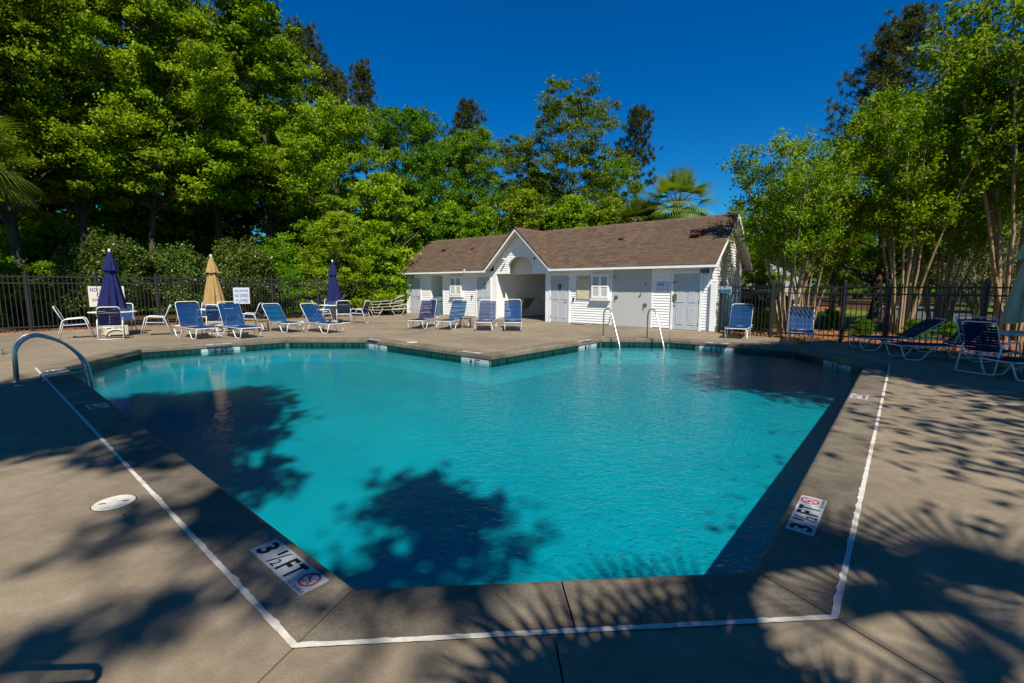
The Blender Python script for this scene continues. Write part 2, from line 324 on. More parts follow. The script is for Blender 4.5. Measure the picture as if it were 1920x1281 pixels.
POOL = [Vector((p[0], p[1])) for p in [(-0.82, 2.27), (1.351, 2.43), (7.286, 9.449), (7.317, 11.936), (4.705, 13.843), (2.697, 13.985), (-0.486, 10.462), (-4.299, 13.693), (-6.704, 13.679), (-9.296, 11.525), (-8.738, 8.944)]]
NP = len(POOL)
def offset_poly(P, d):      # positive d = outward (P is counter-clockwise)
    out = []
    for i in range(len(P)):
        a, b, c = P[i-1], P[i], P[(i+1) % len(P)]
        e1 = (b-a).normalized(); e2 = (c-b).normalized(); n1 = Vector((e1.y, -e1.x)); n2 = Vector((e2.y, -e2.x))
        m = (n1+n2); m = m/m.dot(n1); out.append(b+m*d)
    return out
CW = 0.40
COUT = offset_poly(POOL, CW); DIN = offset_poly(POOL, CW+0.006); WALL = offset_poly(POOL, 0.022)
BA = Vector((-6.188, 27.26)); BPHI = math.atan2(16.22-27.26, 6.893+6.188); BT = Vector((math.cos(BPHI), math.sin(BPHI))); BI = Vector((-BT.y, BT.x))
def BP(u, d): return BA+BT*u+BI*d       # pool house: along the front, and into the building
DECK = [(-12.6, -1.3), (7.6, -1.3), (11.7, 5.0), (11.1, 8.3), (10.6, 10.6), (9.95, 12.3), (9.4, 13.2), (8.0, 14.4), (7.15, 16.0), tuple(BP(17.2, 4.5)), tuple(BP(0.3, 4.5)), (-6.6, 26.2), (-10.3, 22.1), (-14.1, 18.2), (-18.4, 13.2), (-15.5, 8.5)]

def inside(p, poly):
    x, y = p; c = False; n = len(poly)
    for i in range(n):
        x1, y1 = poly[i][0], poly[i][1]; x2, y2 = poly[(i+1) % n][0], poly[(i+1) % n][1]
        if (y1 > y) != (y2 > y) and x < (x2-x1)*(y-y1)/(y2-y1)+x1: c = not c
    return c
def sheet_pieces(outer, holes, rects):
    vs, es = [], []
    for poly in [outer]+holes+rects:
        o = len(vs); n = len(poly); vs += [Vector((p[0], p[1])) for p in poly]; es += [(o+i, o+(i+1) % n) for i in range(n)]
    V, E_, F, *_ = geometry.delaunay_2d_cdt(vs, es, [], 0, 1e-5)
    keep = []
    for f in F:
        c = (sum((V[i].x for i in f))/3, sum((V[i].y for i in f))/3)
        if inside(c, outer) and not any(inside(c, h) for h in holes+rects): keep.append(tuple(f))
    em = {}
    for k, f in enumerate(keep):
        for i in range(3): em.setdefault(tuple(sorted((f[i], f[(i+1) % 3]))), []).append(k)
    seen = [False]*len(keep); comps = []
    for k in range(len(keep)):
        if seen[k]: continue
        st = [k]; seen[k] = True; comp = []
        while st:
            q = st.pop(); comp.append(keep[q]); f = keep[q]
            for i in range(3):
                for w in em[tuple(sorted((f[i], f[(i+1) % 3])))]:
                    if not seen[w]: seen[w] = True; st.append(w)
        comps.append(comp)
    return V, comps
def joint(a, b, w=0.009):
    a = Vector(a); b = Vector(b); d = (b-a).normalized(); n = Vector((-d.y, d.x))*w/2
    return [a-n, b-n, b+n, a+n]
# ground sheet again, with the deck area cut out
V, comps = sheet_pieces([(-400, -300), (400, -300), (400, 500), (-400, 500)], [offset_poly([Vector(p) for p in DECK], -0.25)], [])
me = bpy.data.meshes.new('ground'); me.from_pydata([(v.x, v.y, -0.06) for v in V], [], [f for c in comps for f in c]); me.materials.append(MT['ground']); gobj.data = me

def out_dir(i):             # outward bisector at coping corner i
    d = (COUT[i]-POOL[i]); return d.normalized()
JT = []
def jt(a, d, L): a = Vector(a); JT.append(joint(a-Vector(d)*0.05, a+Vector(d)*L))
for i, L in ((0, 5.5), (1, 7.0), (2, 4.6), (3, 3.6), (4, 2.4), (7, 6.0), (8, 6.5), (9, 7.5), (10, 7.0)): jt(COUT[i], out_dir(i), L)
e10 = (POOL[0]-POOL[10]).normalized(); n10 = Vector((e10.y, -e10.x)); e1 = (POOL[2]-POOL[1]).normalized(); n1 = Vector((e1.y, -e1.x))
jt(POOL[10]+e10*6.85+n10*(CW+0.006), n10, 9.0); jt(POOL[10]+e10*2.6+n10*(CW+0.006), n10, 7.2)
jt(POOL[1]+e1*3.25+n1*(CW+0.006), n1, 5.2); jt(POOL[1]+e1*6.5+n1*(CW+0.006), n1, 3.8)
jt((0.2, 1.84), (0.05, -1.0), 3.2)
V, comps = sheet_pieces(DECK, [DIN], JT)
deck = empty('pool_deck', (0, 0, 0)); tag(deck, kind='structure')
for comp in comps:
    idx = sorted({i for f in comp for i in f}); mp = {i: k for k, i in enumerate(idx)}
    mb = MB(); mb.add([(V[i].x, V[i].y, 0.0) for i in idx], [tuple(mp[i] for i in f) for f in comp])
    # side faces of the slab
    ec = {}
    for f in comp:
        for i in range(3):
            a, b = f[i], f[(i+1) % 3]; ec.setdefault(tuple(sorted((a, b))), []).append((a, b))
    for k, es in ec.items():
        if len(es) == 1:
            a, b = es[0]; mb.add([(V[a].x, V[a].y, 0), (V[b].x, V[b].y, 0), (V[b].x, V[b].y, -0.09), (V[a].x, V[a].y, -0.09)], [(3, 2, 1, 0)])
    mb.build('slab', MT['deck'], deck)
V, comps = sheet_pieces(offset_poly([Vector(p) for p in DECK], -0.02), [DIN], [])
MB().add([(v.x, v.y, -0.03) for v in V], [f for c in comps for f in c]).build('slab_bed', MT['soil'], deck)

# coping, in cast lengths
cop = empty('pool_coping', (0, 0, 0)); tag(cop, kind='structure')
prof = [(0.0, -0.10), (0.0, -0.035), (0.006, -0.014), (0.022, -0.002), (0.045, 0.003), (CW, 0.003), (CW, -0.10)]
for i in range(NP):
    a, b = POOL[i], POOL[(i+1) % NP]; oa, ob = COUT[i], COUT[(i+1) % NP]; L = (b-a).length; k = max(1, round(L/1.05))
    for j in range(k):
        s0, s1 = j/k, (j+1)/k; g = 0.004/L; s0 += g; s1 -= g
        mb = MB(); vs = []
        for s in (s0, s1):
            for d, z in prof:
                p = (a.lerp(b, s)).lerp(oa.lerp(ob, s), d/CW); vs.append((p.x, p.y, z))
        n = len(prof); mb.add(vs, [(q, q+1, n+q+1, n+q) for q in range(n-1)]+[(n-1, 0, n, 2*n-1), tuple(reversed(range(n))), tuple(range(n, 2*n))])
        o = mb.build('coping_stone', MT['coping'], cop)
V, comps = sheet_pieces(COUT, [offset_poly(POOL, 0.02)], [])
MB().add([(v.x, v.y, -0.02) for v in V], [f for c in comps for f in c]).build('coping_bed', MT['soil'], cop)

# white painted line along the outer edge of the coping (left, near and right sides)
rng = random.Random(4)
lin = MB(); pts = []
for (a, b) in ((COUT[10], COUT[0]), (COUT[0], COUT[1]), (COUT[1], COUT[2])):
    k = int((b-a).length/0.035)
    for q in range(k): pts.append(a.lerp(b, q/k))
pts.append(COUT[2])
prev = None; vs = []
for i, p in enumerate(pts):
    t = (pts[min(i+1, len(pts)-1)]-pts[max(i-1, 0)]).normalized(); n = Vector((t.y, -t.x)); w = 0.0145+rng.uniform(-0.0018, 0.0018)
    jut = rng.uniform(0, 0.008) if rng.random() < 0.25 else 0
    q0 = p-n*(w+jut+0.004); q1 = p+n*(w-0.004); vs += [(q0.x, q0.y, 0.0075), (q1.x, q1.y, 0.0075)]
lin.add(vs, [(2*i, 2*i+1, 2*i+3, 2*i+2) for i in range(len(pts)-1)])
tag(lin.build('painted_line', MT['paint']), 'white painted line along the outer edge of the pool coping', 'painted line', kind='structure')

# pool shell
FZ = -1.27; WZ = -0.215
shell = MB(); FL = offset_poly(POOL, -0.10)
def floor_z(y):         # deep by the near wall, shelving up towards the far one
    t = min(1, max(0, (y-2.6)/7.0)); t = t*t*(3-2*t); return FZ+t*0.60
vs = [(p.x, p.y, -0.10) for p in WALL]+[(p.x, p.y, -0.285) for p in WALL]+[(p.x, p.y, floor_z(p.y)+0.12) for p in WALL]+[(p.x, p.y, floor_z(p.y)) for p in FL]
fs = []; shell.cur = 1
for i in range(NP):
    j = (i+1) % NP; fs.append((i, j, NP+j, NP+i))
shell.add(vs, fs); shell.cur = 0; fs = []
for i in range(NP):
    j = (i+1) % NP; fs += [(NP+i, NP+j, 2*NP+j, 2*NP+i), (2*NP+i, 2*NP+j, 3*NP+j, 3*NP+i)]
shell.add(vs, fs)
gv = list(FL); ge_ = [(i, (i+1) % NP) for i in range(NP)]; FLt = [tuple(p) for p in FL]
for ix in range(-19, 15):
    for iy in range(4, 28):
        p = (ix*0.52, iy*0.52)
        if inside(p, FLt): gv.append(Vector(p))
V, E_, F, *_ = geometry.delaunay_2d_cdt(gv, ge_, [], 0, 1e-5)
F = [tuple(f) for f in F if inside((sum(V[i].x for i in f)/3, sum(V[i].y for i in f)/3), FLt)]
shell.add([(v.x, v.y, floor_z(v.y)) for v in V], F)
tag(shell.build('pool_basin', [MT['plaster'], MT['grout']], None, True), kind='structure')
e4 = (POOL[5]-POOL[4]).normalized(); in4 = Vector((-e4.y, e4.x))
stp = empty('pool_steps', (0, 0, 0)); tag(stp, kind='structure')
for k in range(3):
    a = POOL[4]+in4*(-0.01); b = POOL[5]+in4*(-0.01); w0, w1 = 0.34*k, 0.34*(k+1)
    MB().prism([a+in4*w0+e4*-0.3*k*0.3, b+in4*w0+e4*0.3*k*0.3, b+in4*w1+e4*0.3*k*0.3, a+in4*w1+e4*-0.3*k*0.3], FZ, -0.38-0.16*k).build('tread', MT['step'], stp)
V, comps = sheet_pieces(offset_poly(POOL, 0.018), [], [])
w = MB(); w.add([(v.x, v.y, WZ) for v in V], [f for c in comps for f in c]); wo = w.build('water', MT['water']); tag(wo, kind='structure')

# waterline tiles, one object each
tm = MB(); tm.add([(0.004, 0, -0.28), (0.147, 0, -0.28), (0.147, 0, -0.13), (0.004, 0, -0.13), (0.008, -0.006, -0.276), (0.143, -0.006, -0.276), (0.143, -0.006, -0.134), (0.008, -0.006, -0.134)],
                  [(4, 5, 6, 7), (0, 1, 5, 4), (1, 2, 6, 5), (2, 3, 7, 6), (3, 0, 4, 7)])
tme = tm.mesh('tile', MT['tilegreen']); band = empty('waterline_tiles', (0, 0, 0)); tag(band, kind='structure')
grout = MB()
markers_wall = []           # (edge, start, length) filled below so that tiles leave room
def edge_at(px, py):
    q = G(px, py, -0.18).to_2d(); best = None
    for i in range(NP):
        a, b = WALL[i], WALL[(i+1) % NP]; d = (b-a).normalized(); s = (q-a).dot(d); dist = abs((q-a).dot(Vector((d.y, -d.x))))
        if -0.3 < s < (b-a).length+0.3 and (best is None or dist < best[0]): best = (dist, i, s)
    return best[1], best[2]
WM = [((419, 659), '5 FT', 'white waterline depth tiles reading 5 FT below the left loungers'), ((700.5, 650), '5 FT', 'white waterline depth tiles reading 5 FT at the far corner of the deep end'),
      ((882.5, 678), '4 FT', 'white waterline depth tiles reading 4 FT beside the jutting deck corner'), ((1104.5, 650), '1 FT', 'white waterline depth tiles reading 1 FT beside the pool steps'),
      ((1342, 654), '2 FT', 'white waterline depth tiles reading 2 FT below the right handrail wall'), ((1593, 685), '3 FT', 'white waterline depth tiles reading 3 FT at the far right corner')]
for (p, s_, lab) in WM:
    i, s = edge_at(*p); markers_wall.append((i, s, s_, lab))
for i in range(NP):
    a, b = WALL[i], WALL[(i+1) % NP]; d = (b-a).normalized(); L = (b-a).length; ang = math.atan2(d.y, d.x); nin = Vector((-d.y, d.x))
    if i in (0, 1, 10): continue       # the walls whose inner face turns away from the photograph get a joined band below
    k = int(L/0.152); off = (L-k*0.152)/2
    blocked = [(s-0.46, s+0.46) for (ii, s, *_r) in markers_wall if ii == i]
    for j in range(k):
        s0 = off+j*0.152
        if any(s0+0.15 > x0 and s0 < x1 for x0, x1 in blocked): continue
        # face the inside of the pool: local -y towards the water
        o = link('tile', tme, band); p = a+d*(s0+0.152)+nin*0.001; o.location = (p.x, p.y, 0); o.rotation_euler = (0, 0, ang+math.pi)
for i in (0, 1, 10):
    a, b = WALL[i], WALL[(i+1) % NP]; d = (b-a).normalized(); L = (b-a).length; nin = Vector((-d.y, d.x)); k = int(L/0.152)
    for j in range(k):
        p = a+d*(j*0.152); M_ = Matrix.Translation((p.x+d.x*0.152+nin.x*0.001, p.y+d.y*0.152+nin.y*0.001, 0)) @ Matrix.Rotation(math.atan2(d.y, d.x)+math.pi, 4, 'Z')
        grout.add([tuple(M_ @ Vector(v)) for v in tm.v], tm.f)
grout.build('tile_course', MT['tilegreen'], band)['kind'] = 'stuff'
for (i, s, s_, lab) in markers_wall:
    a, b = WALL[i], WALL[(i+1) % NP]; d = (b-a).normalized(); nin = Vector((-d.y, d.x)); L = (b-a).length; s = min(max(s, 0.5), L-0.5)
    p = a+d*s+nin*0.002; r = empty('depth_marker', (p.x, p.y, -0.205), math.atan2(d.y, d.x)+math.pi, lab, 'depth marker', 'waterline depth markers')
    small = s_ == '1 FT'
    for q in range(6):
        x = -0.456+q*0.152
        MB().box(x+0.003, x+0.149, -0.007, 0, -0.075, 0.075).build('tile', MT['tilewhite'], r)
    for q, ch in ((0.06 if not small else 0.0, None),):
        t1 = link('lettering', text_mesh(s_[0], 0.085, 0.125, MT['ink'], 0.02), r, Matrix.Translation((-0.125, -0.0085, 0)) @ Matrix.Rotation(R(90), 4, 'X'))
        t2 = link('lettering', text_mesh('FT', 0.17, 0.125, MT['ink'], 0.02), r, Matrix.Translation((0.085, -0.0085, 0)) @ Matrix.Rotation(R(90), 4, 'X'))

# depth plates set on the coping
def nodiving(r, x, y, s, mirrored=False):
    ring = MB(); n = 28
    vs = []
    for rr in (0.44, 0.56):
        vs += [(x+s*rr*math.cos(2*math.pi*i/n), y+s*rr*math.sin(2*math.pi*i/n), 0.0075) for i in range(n)]
    ring.add(vs, [(i, (i+1) % n, n+(i+1) % n, n+i) for i in range(n)])
    for sg in (1, -1):
        c, sn = math.cos(R(45*sg)), math.sin(R(45*sg)); h = 0.036*s; l = 0.46*s; z = 0.0079 if sg > 0 else 0.0083
        ring.add([(x-c*l+sn*h, y-sn*l-c*h, z), (x+c*l+sn*h, y+sn*l-c*h, z), (x+c*l-sn*h, y+sn*l+c*h, z), (x-c*l-sn*h, y-sn*l+c*h, z)], [(0, 1, 2, 3)])
    ring.build('prohibition_ring', MT['red'], r)
    fig = MB()
    def seg(x0, y0, x1, y1, h): 
        d = Vector((x1-x0, y1-y0)).normalized(); m = Vector((-d.y, d.x))*h*s
        fig.add([(x+s*x0-m.x, y+s*y0-m.y, 0.0072), (x+s*x1-m.x, y+s*y1-m.y, 0.0072), (x+s*x1+m.x, y+s*y1+m.y, 0.0072), (x+s*x0+m.x, y+s*y0+m.y, 0.0072)], [(0, 1, 2, 3)])
    seg(-0.30, 0.10, -0.02, 0.02, 0.045); seg(-0.02, 0.02, 0.16, -0.14, 0.05); seg(0.10, -0.05, 0.25, -0.02, 0.03); seg(-0.34, -0.2, -0.1, -0.24, 0.018); seg(-0.05, -0.2, 0.12, -0.25, 0.018)
    fig.lathe([(0.001, 0.0071), (0.055*s, 0.0072)], 10, x+0.2*s, y-0.22*s, cap=False)
    fig.build('diver_figure', MT['ink'], r)
def plate_big(pos, ang, lab):
    r = empty('depth_plate', (pos.x, pos.y, 0.0), ang, lab, 'depth marker', 'depth plates on the coping')
    xs = [(-0.32, -0.165), (-0.165, -0.03), (-0.03, 0.15), (0.15, 0.32)]
    for x0, x1 in xs: MB().box(x0+0.0012, x1-0.0012, -0.08, 0.08, 0.001, 0.0062).build('tile', MT['tilewhite'], r)
    def tx(s, x, y, w, h, b=0.012): link('lettering', text_mesh(s, w, h, MT['ink'], b), r, Matrix.Translation((x, y, 0.0072)))
    tx('3', -0.245, 0, 0.085, 0.128, 0.03); tx('1', -0.132, 0.035, 0.022, 0.062, 0.02); tx('/', -0.098, 0.0, 0.05, 0.13, 0.0); tx('2', -0.064, -0.034, 0.042, 0.062, 0.015)
    tx('F', 0.012, 0, 0.062, 0.128, 0.03); tx('T', 0.096, 0, 0.078, 0.128, 0.03)
    nodiving(r, 0.235, 0.015, 0.105)
    tx('NO DIVING', 0.235, -0.064, 0.155, 0.021, 0.01)
    return r
angL = math.atan2(e10.y, e10.x); angR = math.atan2(e1.y, e1.x)
cL = sum((G(*p) for p in [(519, 1010.9), (467.6, 1032.6), (563.3, 1119.6), (617.4, 1090.8)]), Vector((0, 0, 0)))/4
cR = sum((G(*p) for p in [(1472.2, 991.7), (1525.8, 1006.7), (1550.5, 940.6), (1503, 929.3)]), Vector((0, 0, 0)))/4
plate_big(cL, angL, 'white depth plate reading 3 1/2 FT NO DIVING on the near left coping')
plate_big(cR, angR, 'white depth plate reading 3 1/2 FT NO DIVING on the right coping')
def plate_small(pos, ang, lab, w=0.40, h=0.30, s='5 FT'):
    r = empty('depth_plate', (pos.x, pos.y, 0.0), ang, lab, 'depth marker', 'depth plates on the coping')
    for x0, x1 in ((-w/2, -w/6), (-w/6, w/6), (w/6, w/2)):
        MB().box(x0+0.0012, x1-0.0012, -h/2, h/2, 0.001, 0.0062).build('tile', MT['tilewhite'], r)
    link('lettering', text_mesh(s, w*0.6, h*0.3, MT['ink'], 0.02), r, Matrix.Translation((-w*0.15, h*0.22, 0.0072)))
    link('lettering', text_mesh('NO DIVING', w*0.62, h*0.2, MT['ink'], 0.015), r, Matrix.Translation((-w*0.1, -h*0.28, 0.0072)))
    nodiving(r, w*0.36, -0.02, 0.12)
plate_small(G(183, 762), angL, 'white depth plate in shade between the ladder and the painted line', 0.36, 0.2, '5 FT')
plate_small(G(102, 696), angL, 'white depth plate on the coping behind the ladder rails', 0.34, 0.2, '5 FT')
plate_small(G(1611, 744), angR, 'small white depth plate with red mark far along the right coping', 0.34, 0.2, '3 FT')
def plate_far(px, py, ang, lab, w, h=0.16):
    p = G(px, py, 0.003); r = empty('depth_plate', (p.x, p.y, 0.0), ang, lab, 'depth marker', 'depth plates on the coping')
    for q in range(4): MB().box(-w/2+q*w/4+0.002, -w/2+(q+1)*w/4-0.002, -h/2, h/2, 0.001, 0.0062).build('tile', MT['tilewhite'], r)
    link('lettering', text_mesh('FT', w*0.35, h*0.7, MT['ink'], 0.02), r, Matrix.Translation((0, 0, 0.0072)))
def eang(i): d = POOL[(i+1) % NP]-POOL[i]; return math.atan2(d.y, d.x)
plate_far(410, 645, eang(8)+math.pi, 'white depth plate flat on the coping nearest the tan umbrella', 0.6)
plate_far(701, 637, eang(6)+math.pi, 'white plate on the far coping left of the deck drain lid', 0.5)
plate_far(884, 660.5, eang(6)+math.pi, 'white depth plate flat on the coping of the jutting deck corner', 0.6)
plate_far(1097, 638.5, eang(5)+math.pi, 'white depth plate flat on the coping left of the handrails', 0.6)
plate_far(1345, 643, eang(3)+math.pi, 'white depth plate flat on the coping in front of the fence corner lounger', 0.6)

# skimmer lids
def lid(px, py, rad, lab):
    p = G(px, py); r = empty('skimmer_lid', (p.x, p.y, 0), 0.4, lab, 'skimmer lid')
    MB().lathe([(rad, 0.0), (rad, 0.003), (rad-0.004, 0.006), (rad*0.93, 0.006), (rad*0.92, 0.0045), (0.001, 0.0055)], 36).build('cover', MT['lid'], r)
    for sg in (-1, 1): MB().box(sg*rad*0.55-0.02, sg*rad*0.55+0.02, -0.007, 0.007, 0.0057, 0.0068).build('finger_slot', MT['ink'], r)
    rg = MB(); rg.lathe([(rad+0.006, 0.0), (rad+0.006, 0.0012), (rad+0.001, 0.0013)], 36, cap=False); rg.build('rim', MT['ink'], r)
lid(214, 943, 0.125, 'round white skimmer lid set in the deck left of the painted line')
lid(773, 642, 0.16, 'small round white lid on the far deck beyond the deep end')
# ------------------------------------------------------------------ pool house
H = empty('pool_house', (BA.x, BA.y, 0), BPHI, 'white clapboard pool house with brown shingle roof and arched gable entry', 'building')
BL, BD, EZ, OV, OH = 17.11, 4.0, 2.35, 0.28, 0.38
SL = (4.25-EZ)/(BD/2+OH)            # main roof pitch
wall = MB()
# front wall backing with its openings, behind the boards
def wseg(u0, u1, z0, z1, y0=0.02, y1=0.14): wall.box(u0, u1, y0, y1, z0, z1)
wseg(0, 2.2, 0, 2.3); wseg(2.2, 3.2, 2.12, 2.3); wseg(3.2, 6.95, 0, 2.3); wseg(10.22, BL-0.0, 0, 2.3)
wseg(0, 0.12, 0, 2.3, 0.14, BD); wall.box(BL-0.14, BL-0.02, 0.14, BD-0.14, 0, 2.3)      # ends
wall.box(0, 6.95, BD-0.14, BD, 0, 2.3); wall.box(10.22, BL, BD-0.14, BD, 0, 2.3)       # back
wall.box(6.96, 7.08, 0.14, BD-0.14, 0, 2.3); wall.box(10.10, 10.22, 0.14, BD-0.14, 0, 2.3)   # passage sides
wall.box(2.08, 2.2, 0.14, 1.35, 0, 2.3); wall.box(3.2, 3.32, 0.14, 1.35, 0, 2.3)
wo_ = wall.build('wall', MT['white'], H)
W2 = MB(); W2.box(2.2, 3.2, 1.2, 1.3, 0, 2.3); W2.box(2.2, 3.2, 0.14, 1.2, 2.13, 2.2); W2.build('alcove_wall', MT['beige'], H)
# gable end wall, right
ge = MB()
def roofz(y): return EZ+SL*(OH+min(y, BD-y))-0.10
ge.add([(BL-0.14, 0.02, 2.3), (BL-0.14, BD-0.02, 2.3), (BL-0.14, BD/2, roofz(BD/2)), (BL-0.02, 0.02, 2.3), (BL-0.02, BD-0.02, 2.3), (BL-0.02, BD/2, roofz(BD/2))], [(0, 2, 1), (3, 4, 5), (0, 1, 4, 3), (1, 2, 5, 4), (2, 0, 3, 5)])
ge.add([(0.0, 0.02, 2.3), (0.0, BD-0.02, 2.3), (0.0, BD/2, roofz(BD/2))], [(0, 1, 2)])
ge.build('gable_wall', MT['white'], H)
# clapboards: each board leans out at its lower edge
def board(u0, u1, z, parent, h=0.1, flip=None):
    m = MB(); t = 0.024
    m.add([(u0, 0.019, z-0.004), (u1, 0.019, z-0.004), (u1, 0.019-t, z), (u0, 0.019-t, z), (u0, 0.019, z+h+0.006), (u1, 0.019, z+h+0.006), (u0, 0.015, z+h+0.006), (u1, 0.015, z+h+0.006)],
          [(0, 1, 2, 3), (3, 2, 7, 6), (6, 7, 5, 4), (0, 3, 6, 4), (1, 5, 7, 2)])
    if flip is not None: m.xf(flip)
    return m.build('siding_board', MT['white'], parent)
rows = [0.05+0.1*k for k in range(22)]
for (u0, u1) in ((1.42, 2.12), (3.27, 5.68), (6.82, 6.93), (10.25, 10.29), (11.36, 13.29), (15.03, 15.73), (16.87, 17.02)):
    for z in rows: board(u0, u1, z, wo_)
Fs = Matrix.Translation((7.10, 0.12, 0)) @ Matrix.Rotation(R(90), 4, 'Z')     # left side of the passage, facing +u
for z in rows: board(0.0, 3.7, z, wo_, flip=Matrix.Translation((7.098, 0.14, 0)) @ Matrix.Rotation(R(90), 4, 'Z'))
for z in rows[:22]: board(0.02, BD-0.02, z, wo_, flip=Matrix.Translation((BL, 0, 0)) @ Matrix.Rotation(R(90), 4, 'Z'))
z = 2.25
while z < 3.75:
    yl = max(0.02, (z+0.05-EZ+0.10)/SL-OH); board(yl, BD-yl, z, wo_, flip=Matrix.Translation((BL, 0, 0)) @ Matrix.Rotation(R(90), 4, 'Z')); z += 0.1
# corner and jamb trims
for (u0, u1) in ((-0.01, 0.10), (2.12, 2.21), (3.19, 3.27), (6.93, 7.12), (10.05, 10.25), (13.27, 13.33), (14.98, 15.04), (17.02, 17.13)): MB().box(u0, u1, -0.006, 0.10, 0.0, 2.25).build('corner_trim', MT['trim'], H)
MB().box(17.16, 17.34, -0.10, -0.04, 0.02, 1.72).build('end_board', MT['trim'], H)
# smooth shower panel
MB().box(13.335, 14.975, -0.004, 0.02, 0.01, 2.24).build('shower_panel', MT['panelwhite'], H)
# gabled entry front with the arch
GC, GHW, GPK, GEZ, GOV = 8.58, 1.93, 4.22, 2.40, 0.40
GS = (GPK-GEZ)/GHW
g = MB(); n = 20; AR, AW, AZ = 0.56, 0.74, 2.40
arch = [(GC-AW, 2.2)]+[(GC-AW*math.cos(math.pi*i/n), AZ+AR*math.sin(math.pi*i/n)) for i in range(n+1)]+[(GC+AW, 2.2)]
def gz(u): return GPK-0.12-GS*abs(u-GC)
# two halves of the wall built as strips above the arch
us = sorted({7.0, 10.2}|{round(p[0], 4) for p in arch}|{GC})
def low(u):
    if u < GC-AW-1e-4 or u > GC+AW+1e-4: return 2.2
    return AZ+AR*math.sqrt(max(0, 1-((u-GC)/AW)**2))
for a, b in zip(us[:-1], us[1:]):
    la, lb = low(a+1e-5 if abs(a-(GC+AW)) < 1e-3 else a), low(b-1e-5 if abs(b-(GC-AW)) < 1e-3 else b)
    if abs(a-(GC+AW)) < 1e-3: la = 2.2
    if abs(b-(GC-AW)) < 1e-3: lb = 2.2
    g.add([(a, 0.02, la), (b, 0.02, lb), (b, 0.02, gz(b)), (a, 0.02, gz(a)), (a, 0.14, la), (b, 0.14, lb), (b, 0.14, gz(b)), (a, 0.14, gz(a))], [(0, 1, 2, 3), (7, 6, 5, 4), (0, 4, 5, 1), (3, 2, 6, 7)])
gw = g.build('entry_gable', MT['white'], H)
z = 2.21
while z < 4.0:
    zm = z+0.05; hw = (GPK-0.12-zm)/GS
    if zm > AZ: aw = AW*math.sqrt(max(0, 1-((zm-AZ)/AR)**2)) if zm < AZ+AR else 0
    else: aw = AW
    l, r_ = max(6.93, GC-hw), min(10.25, GC+hw)
    if r_-l > 0.05:
        if aw > 0.02: board(l, GC-aw-0.02, z, gw); board(GC+aw+0.02, r_, z, gw)
        else: board(l, r_, z, gw)
    z += 0.1
ac = MB(); ap = [(GC-AW*math.cos(math.pi*i/n), AZ+AR*math.sin(math.pi*i/n)) for i in range(n+1)]
ap = [(GC-AW, 2.2)]+ap+[(GC+AW, 2.2)]
vs = []
for (x, zz) in ap:
    dx, dz = (x-GC), max(0, zz-AZ); k = math.hypot(dx/AW, dz/AR); ox, oz = (dx/AW/k*0.05, dz/AR/k*0.05)
    vs += [(x, -0.012, zz), (x+ox, -0.012, zz+oz), (x+ox, 0.05, zz+oz), (x, 0.14, zz)]
ac.add(vs, [(4*i+q, 4*i+(q+1) % 4, 4*i+4+(q+1) % 4, 4*i+4+q) for i in range(len(ap)-1) for q in range(4)]); ac.build('arch_casing', MT['trim'], H)
hd = MB(); hd.box(7.12, GC-AW, -0.008, 0.14, 2.15, 2.215); hd.box(GC+AW, 10.05, -0.008, 0.14, 2.15, 2.215); hd.build('entry_header', MT['trim'], H)
# barrel ceiling of the passage
bc = MB(); bc.box(7.09, 10.09, 0.50, BD-0.02, 2.19, 2.22); bc.build('passage_ceiling', MT['trim'], H)
bw = MB(); bw.box(7.09, 10.09, BD-0.12, BD-0.04, 0.0, 2.185); bw.build('passage_bounce_wall', MT['trim'], H)  # unseen white closing wall, added to bounce light into the passage
lu = MB(); lu.box(7.09, 10.09, 0.44, 0.50, 2.12, 2.30); lu.box(7.5, 9.66, 0.44, 0.50, 2.301, 3.12); lu.build('lunette_wall', MT['beige'], H)
# black gate folded back inside the passage
gt = empty('passage_gate', (0, 0, 0), 0, 'black iron gate folded back inside the arched entry', 'gate')
gt.location = (*BP(9.98, 0.2), 0); gt.rotation_euler = (0, 0, BPHI)
gb = MB(); gb.box(-0.02, 0.02, 0, 0.04, 0.05, 2.05); gb.box(-0.02, 0.02, 1.06, 1.1, 0.05, 2.05)
for zz in (0.1, 1.1, 2.0): gb.box(-0.015, 0.015, 0.04, 1.06, zz, zz+0.035)
gb.build('gate_frame', MT['black'], gt)
for k in range(8): MB().box(-0.008, 0.008, 0.13+k*0.115, 0.146+k*0.115, 0.135, 2.0).build('picket', MT['black'], gt)
for zz in (0.3, 1.35, 1.62, 1.9): MB().box(-0.06, 0.035, -0.012, 0.05, zz, zz+0.07).build('hinge', MT['black'], gt)
# soffits and fascia
sf = MB()
for (u0, u1) in ((-0.25, GC-GHW-0.02), (GC+GHW+0.02, BL+OV)): sf.box(u0, u1, -OH+0.03, 0.02, 2.235, 2.26)
sf.build('soffit', MT['soffit'], H)
fa = MB()
for (u0, u1) in ((-0.27, GC-GHW+0.05), (GC+GHW-0.05, BL+OV+0.01)): fa.box(u0, u1, -OH-0.022, -OH+0.03, 2.225, EZ-0.02)
fa.build('fascia', MT['trim'], H)
fb = MB(); fb.box(-0.27, BL+OV, BD+OH-0.03, BD+OH+0.022, 2.225, EZ-0.02); fb.build('rear_fascia', MT['trim'], H)
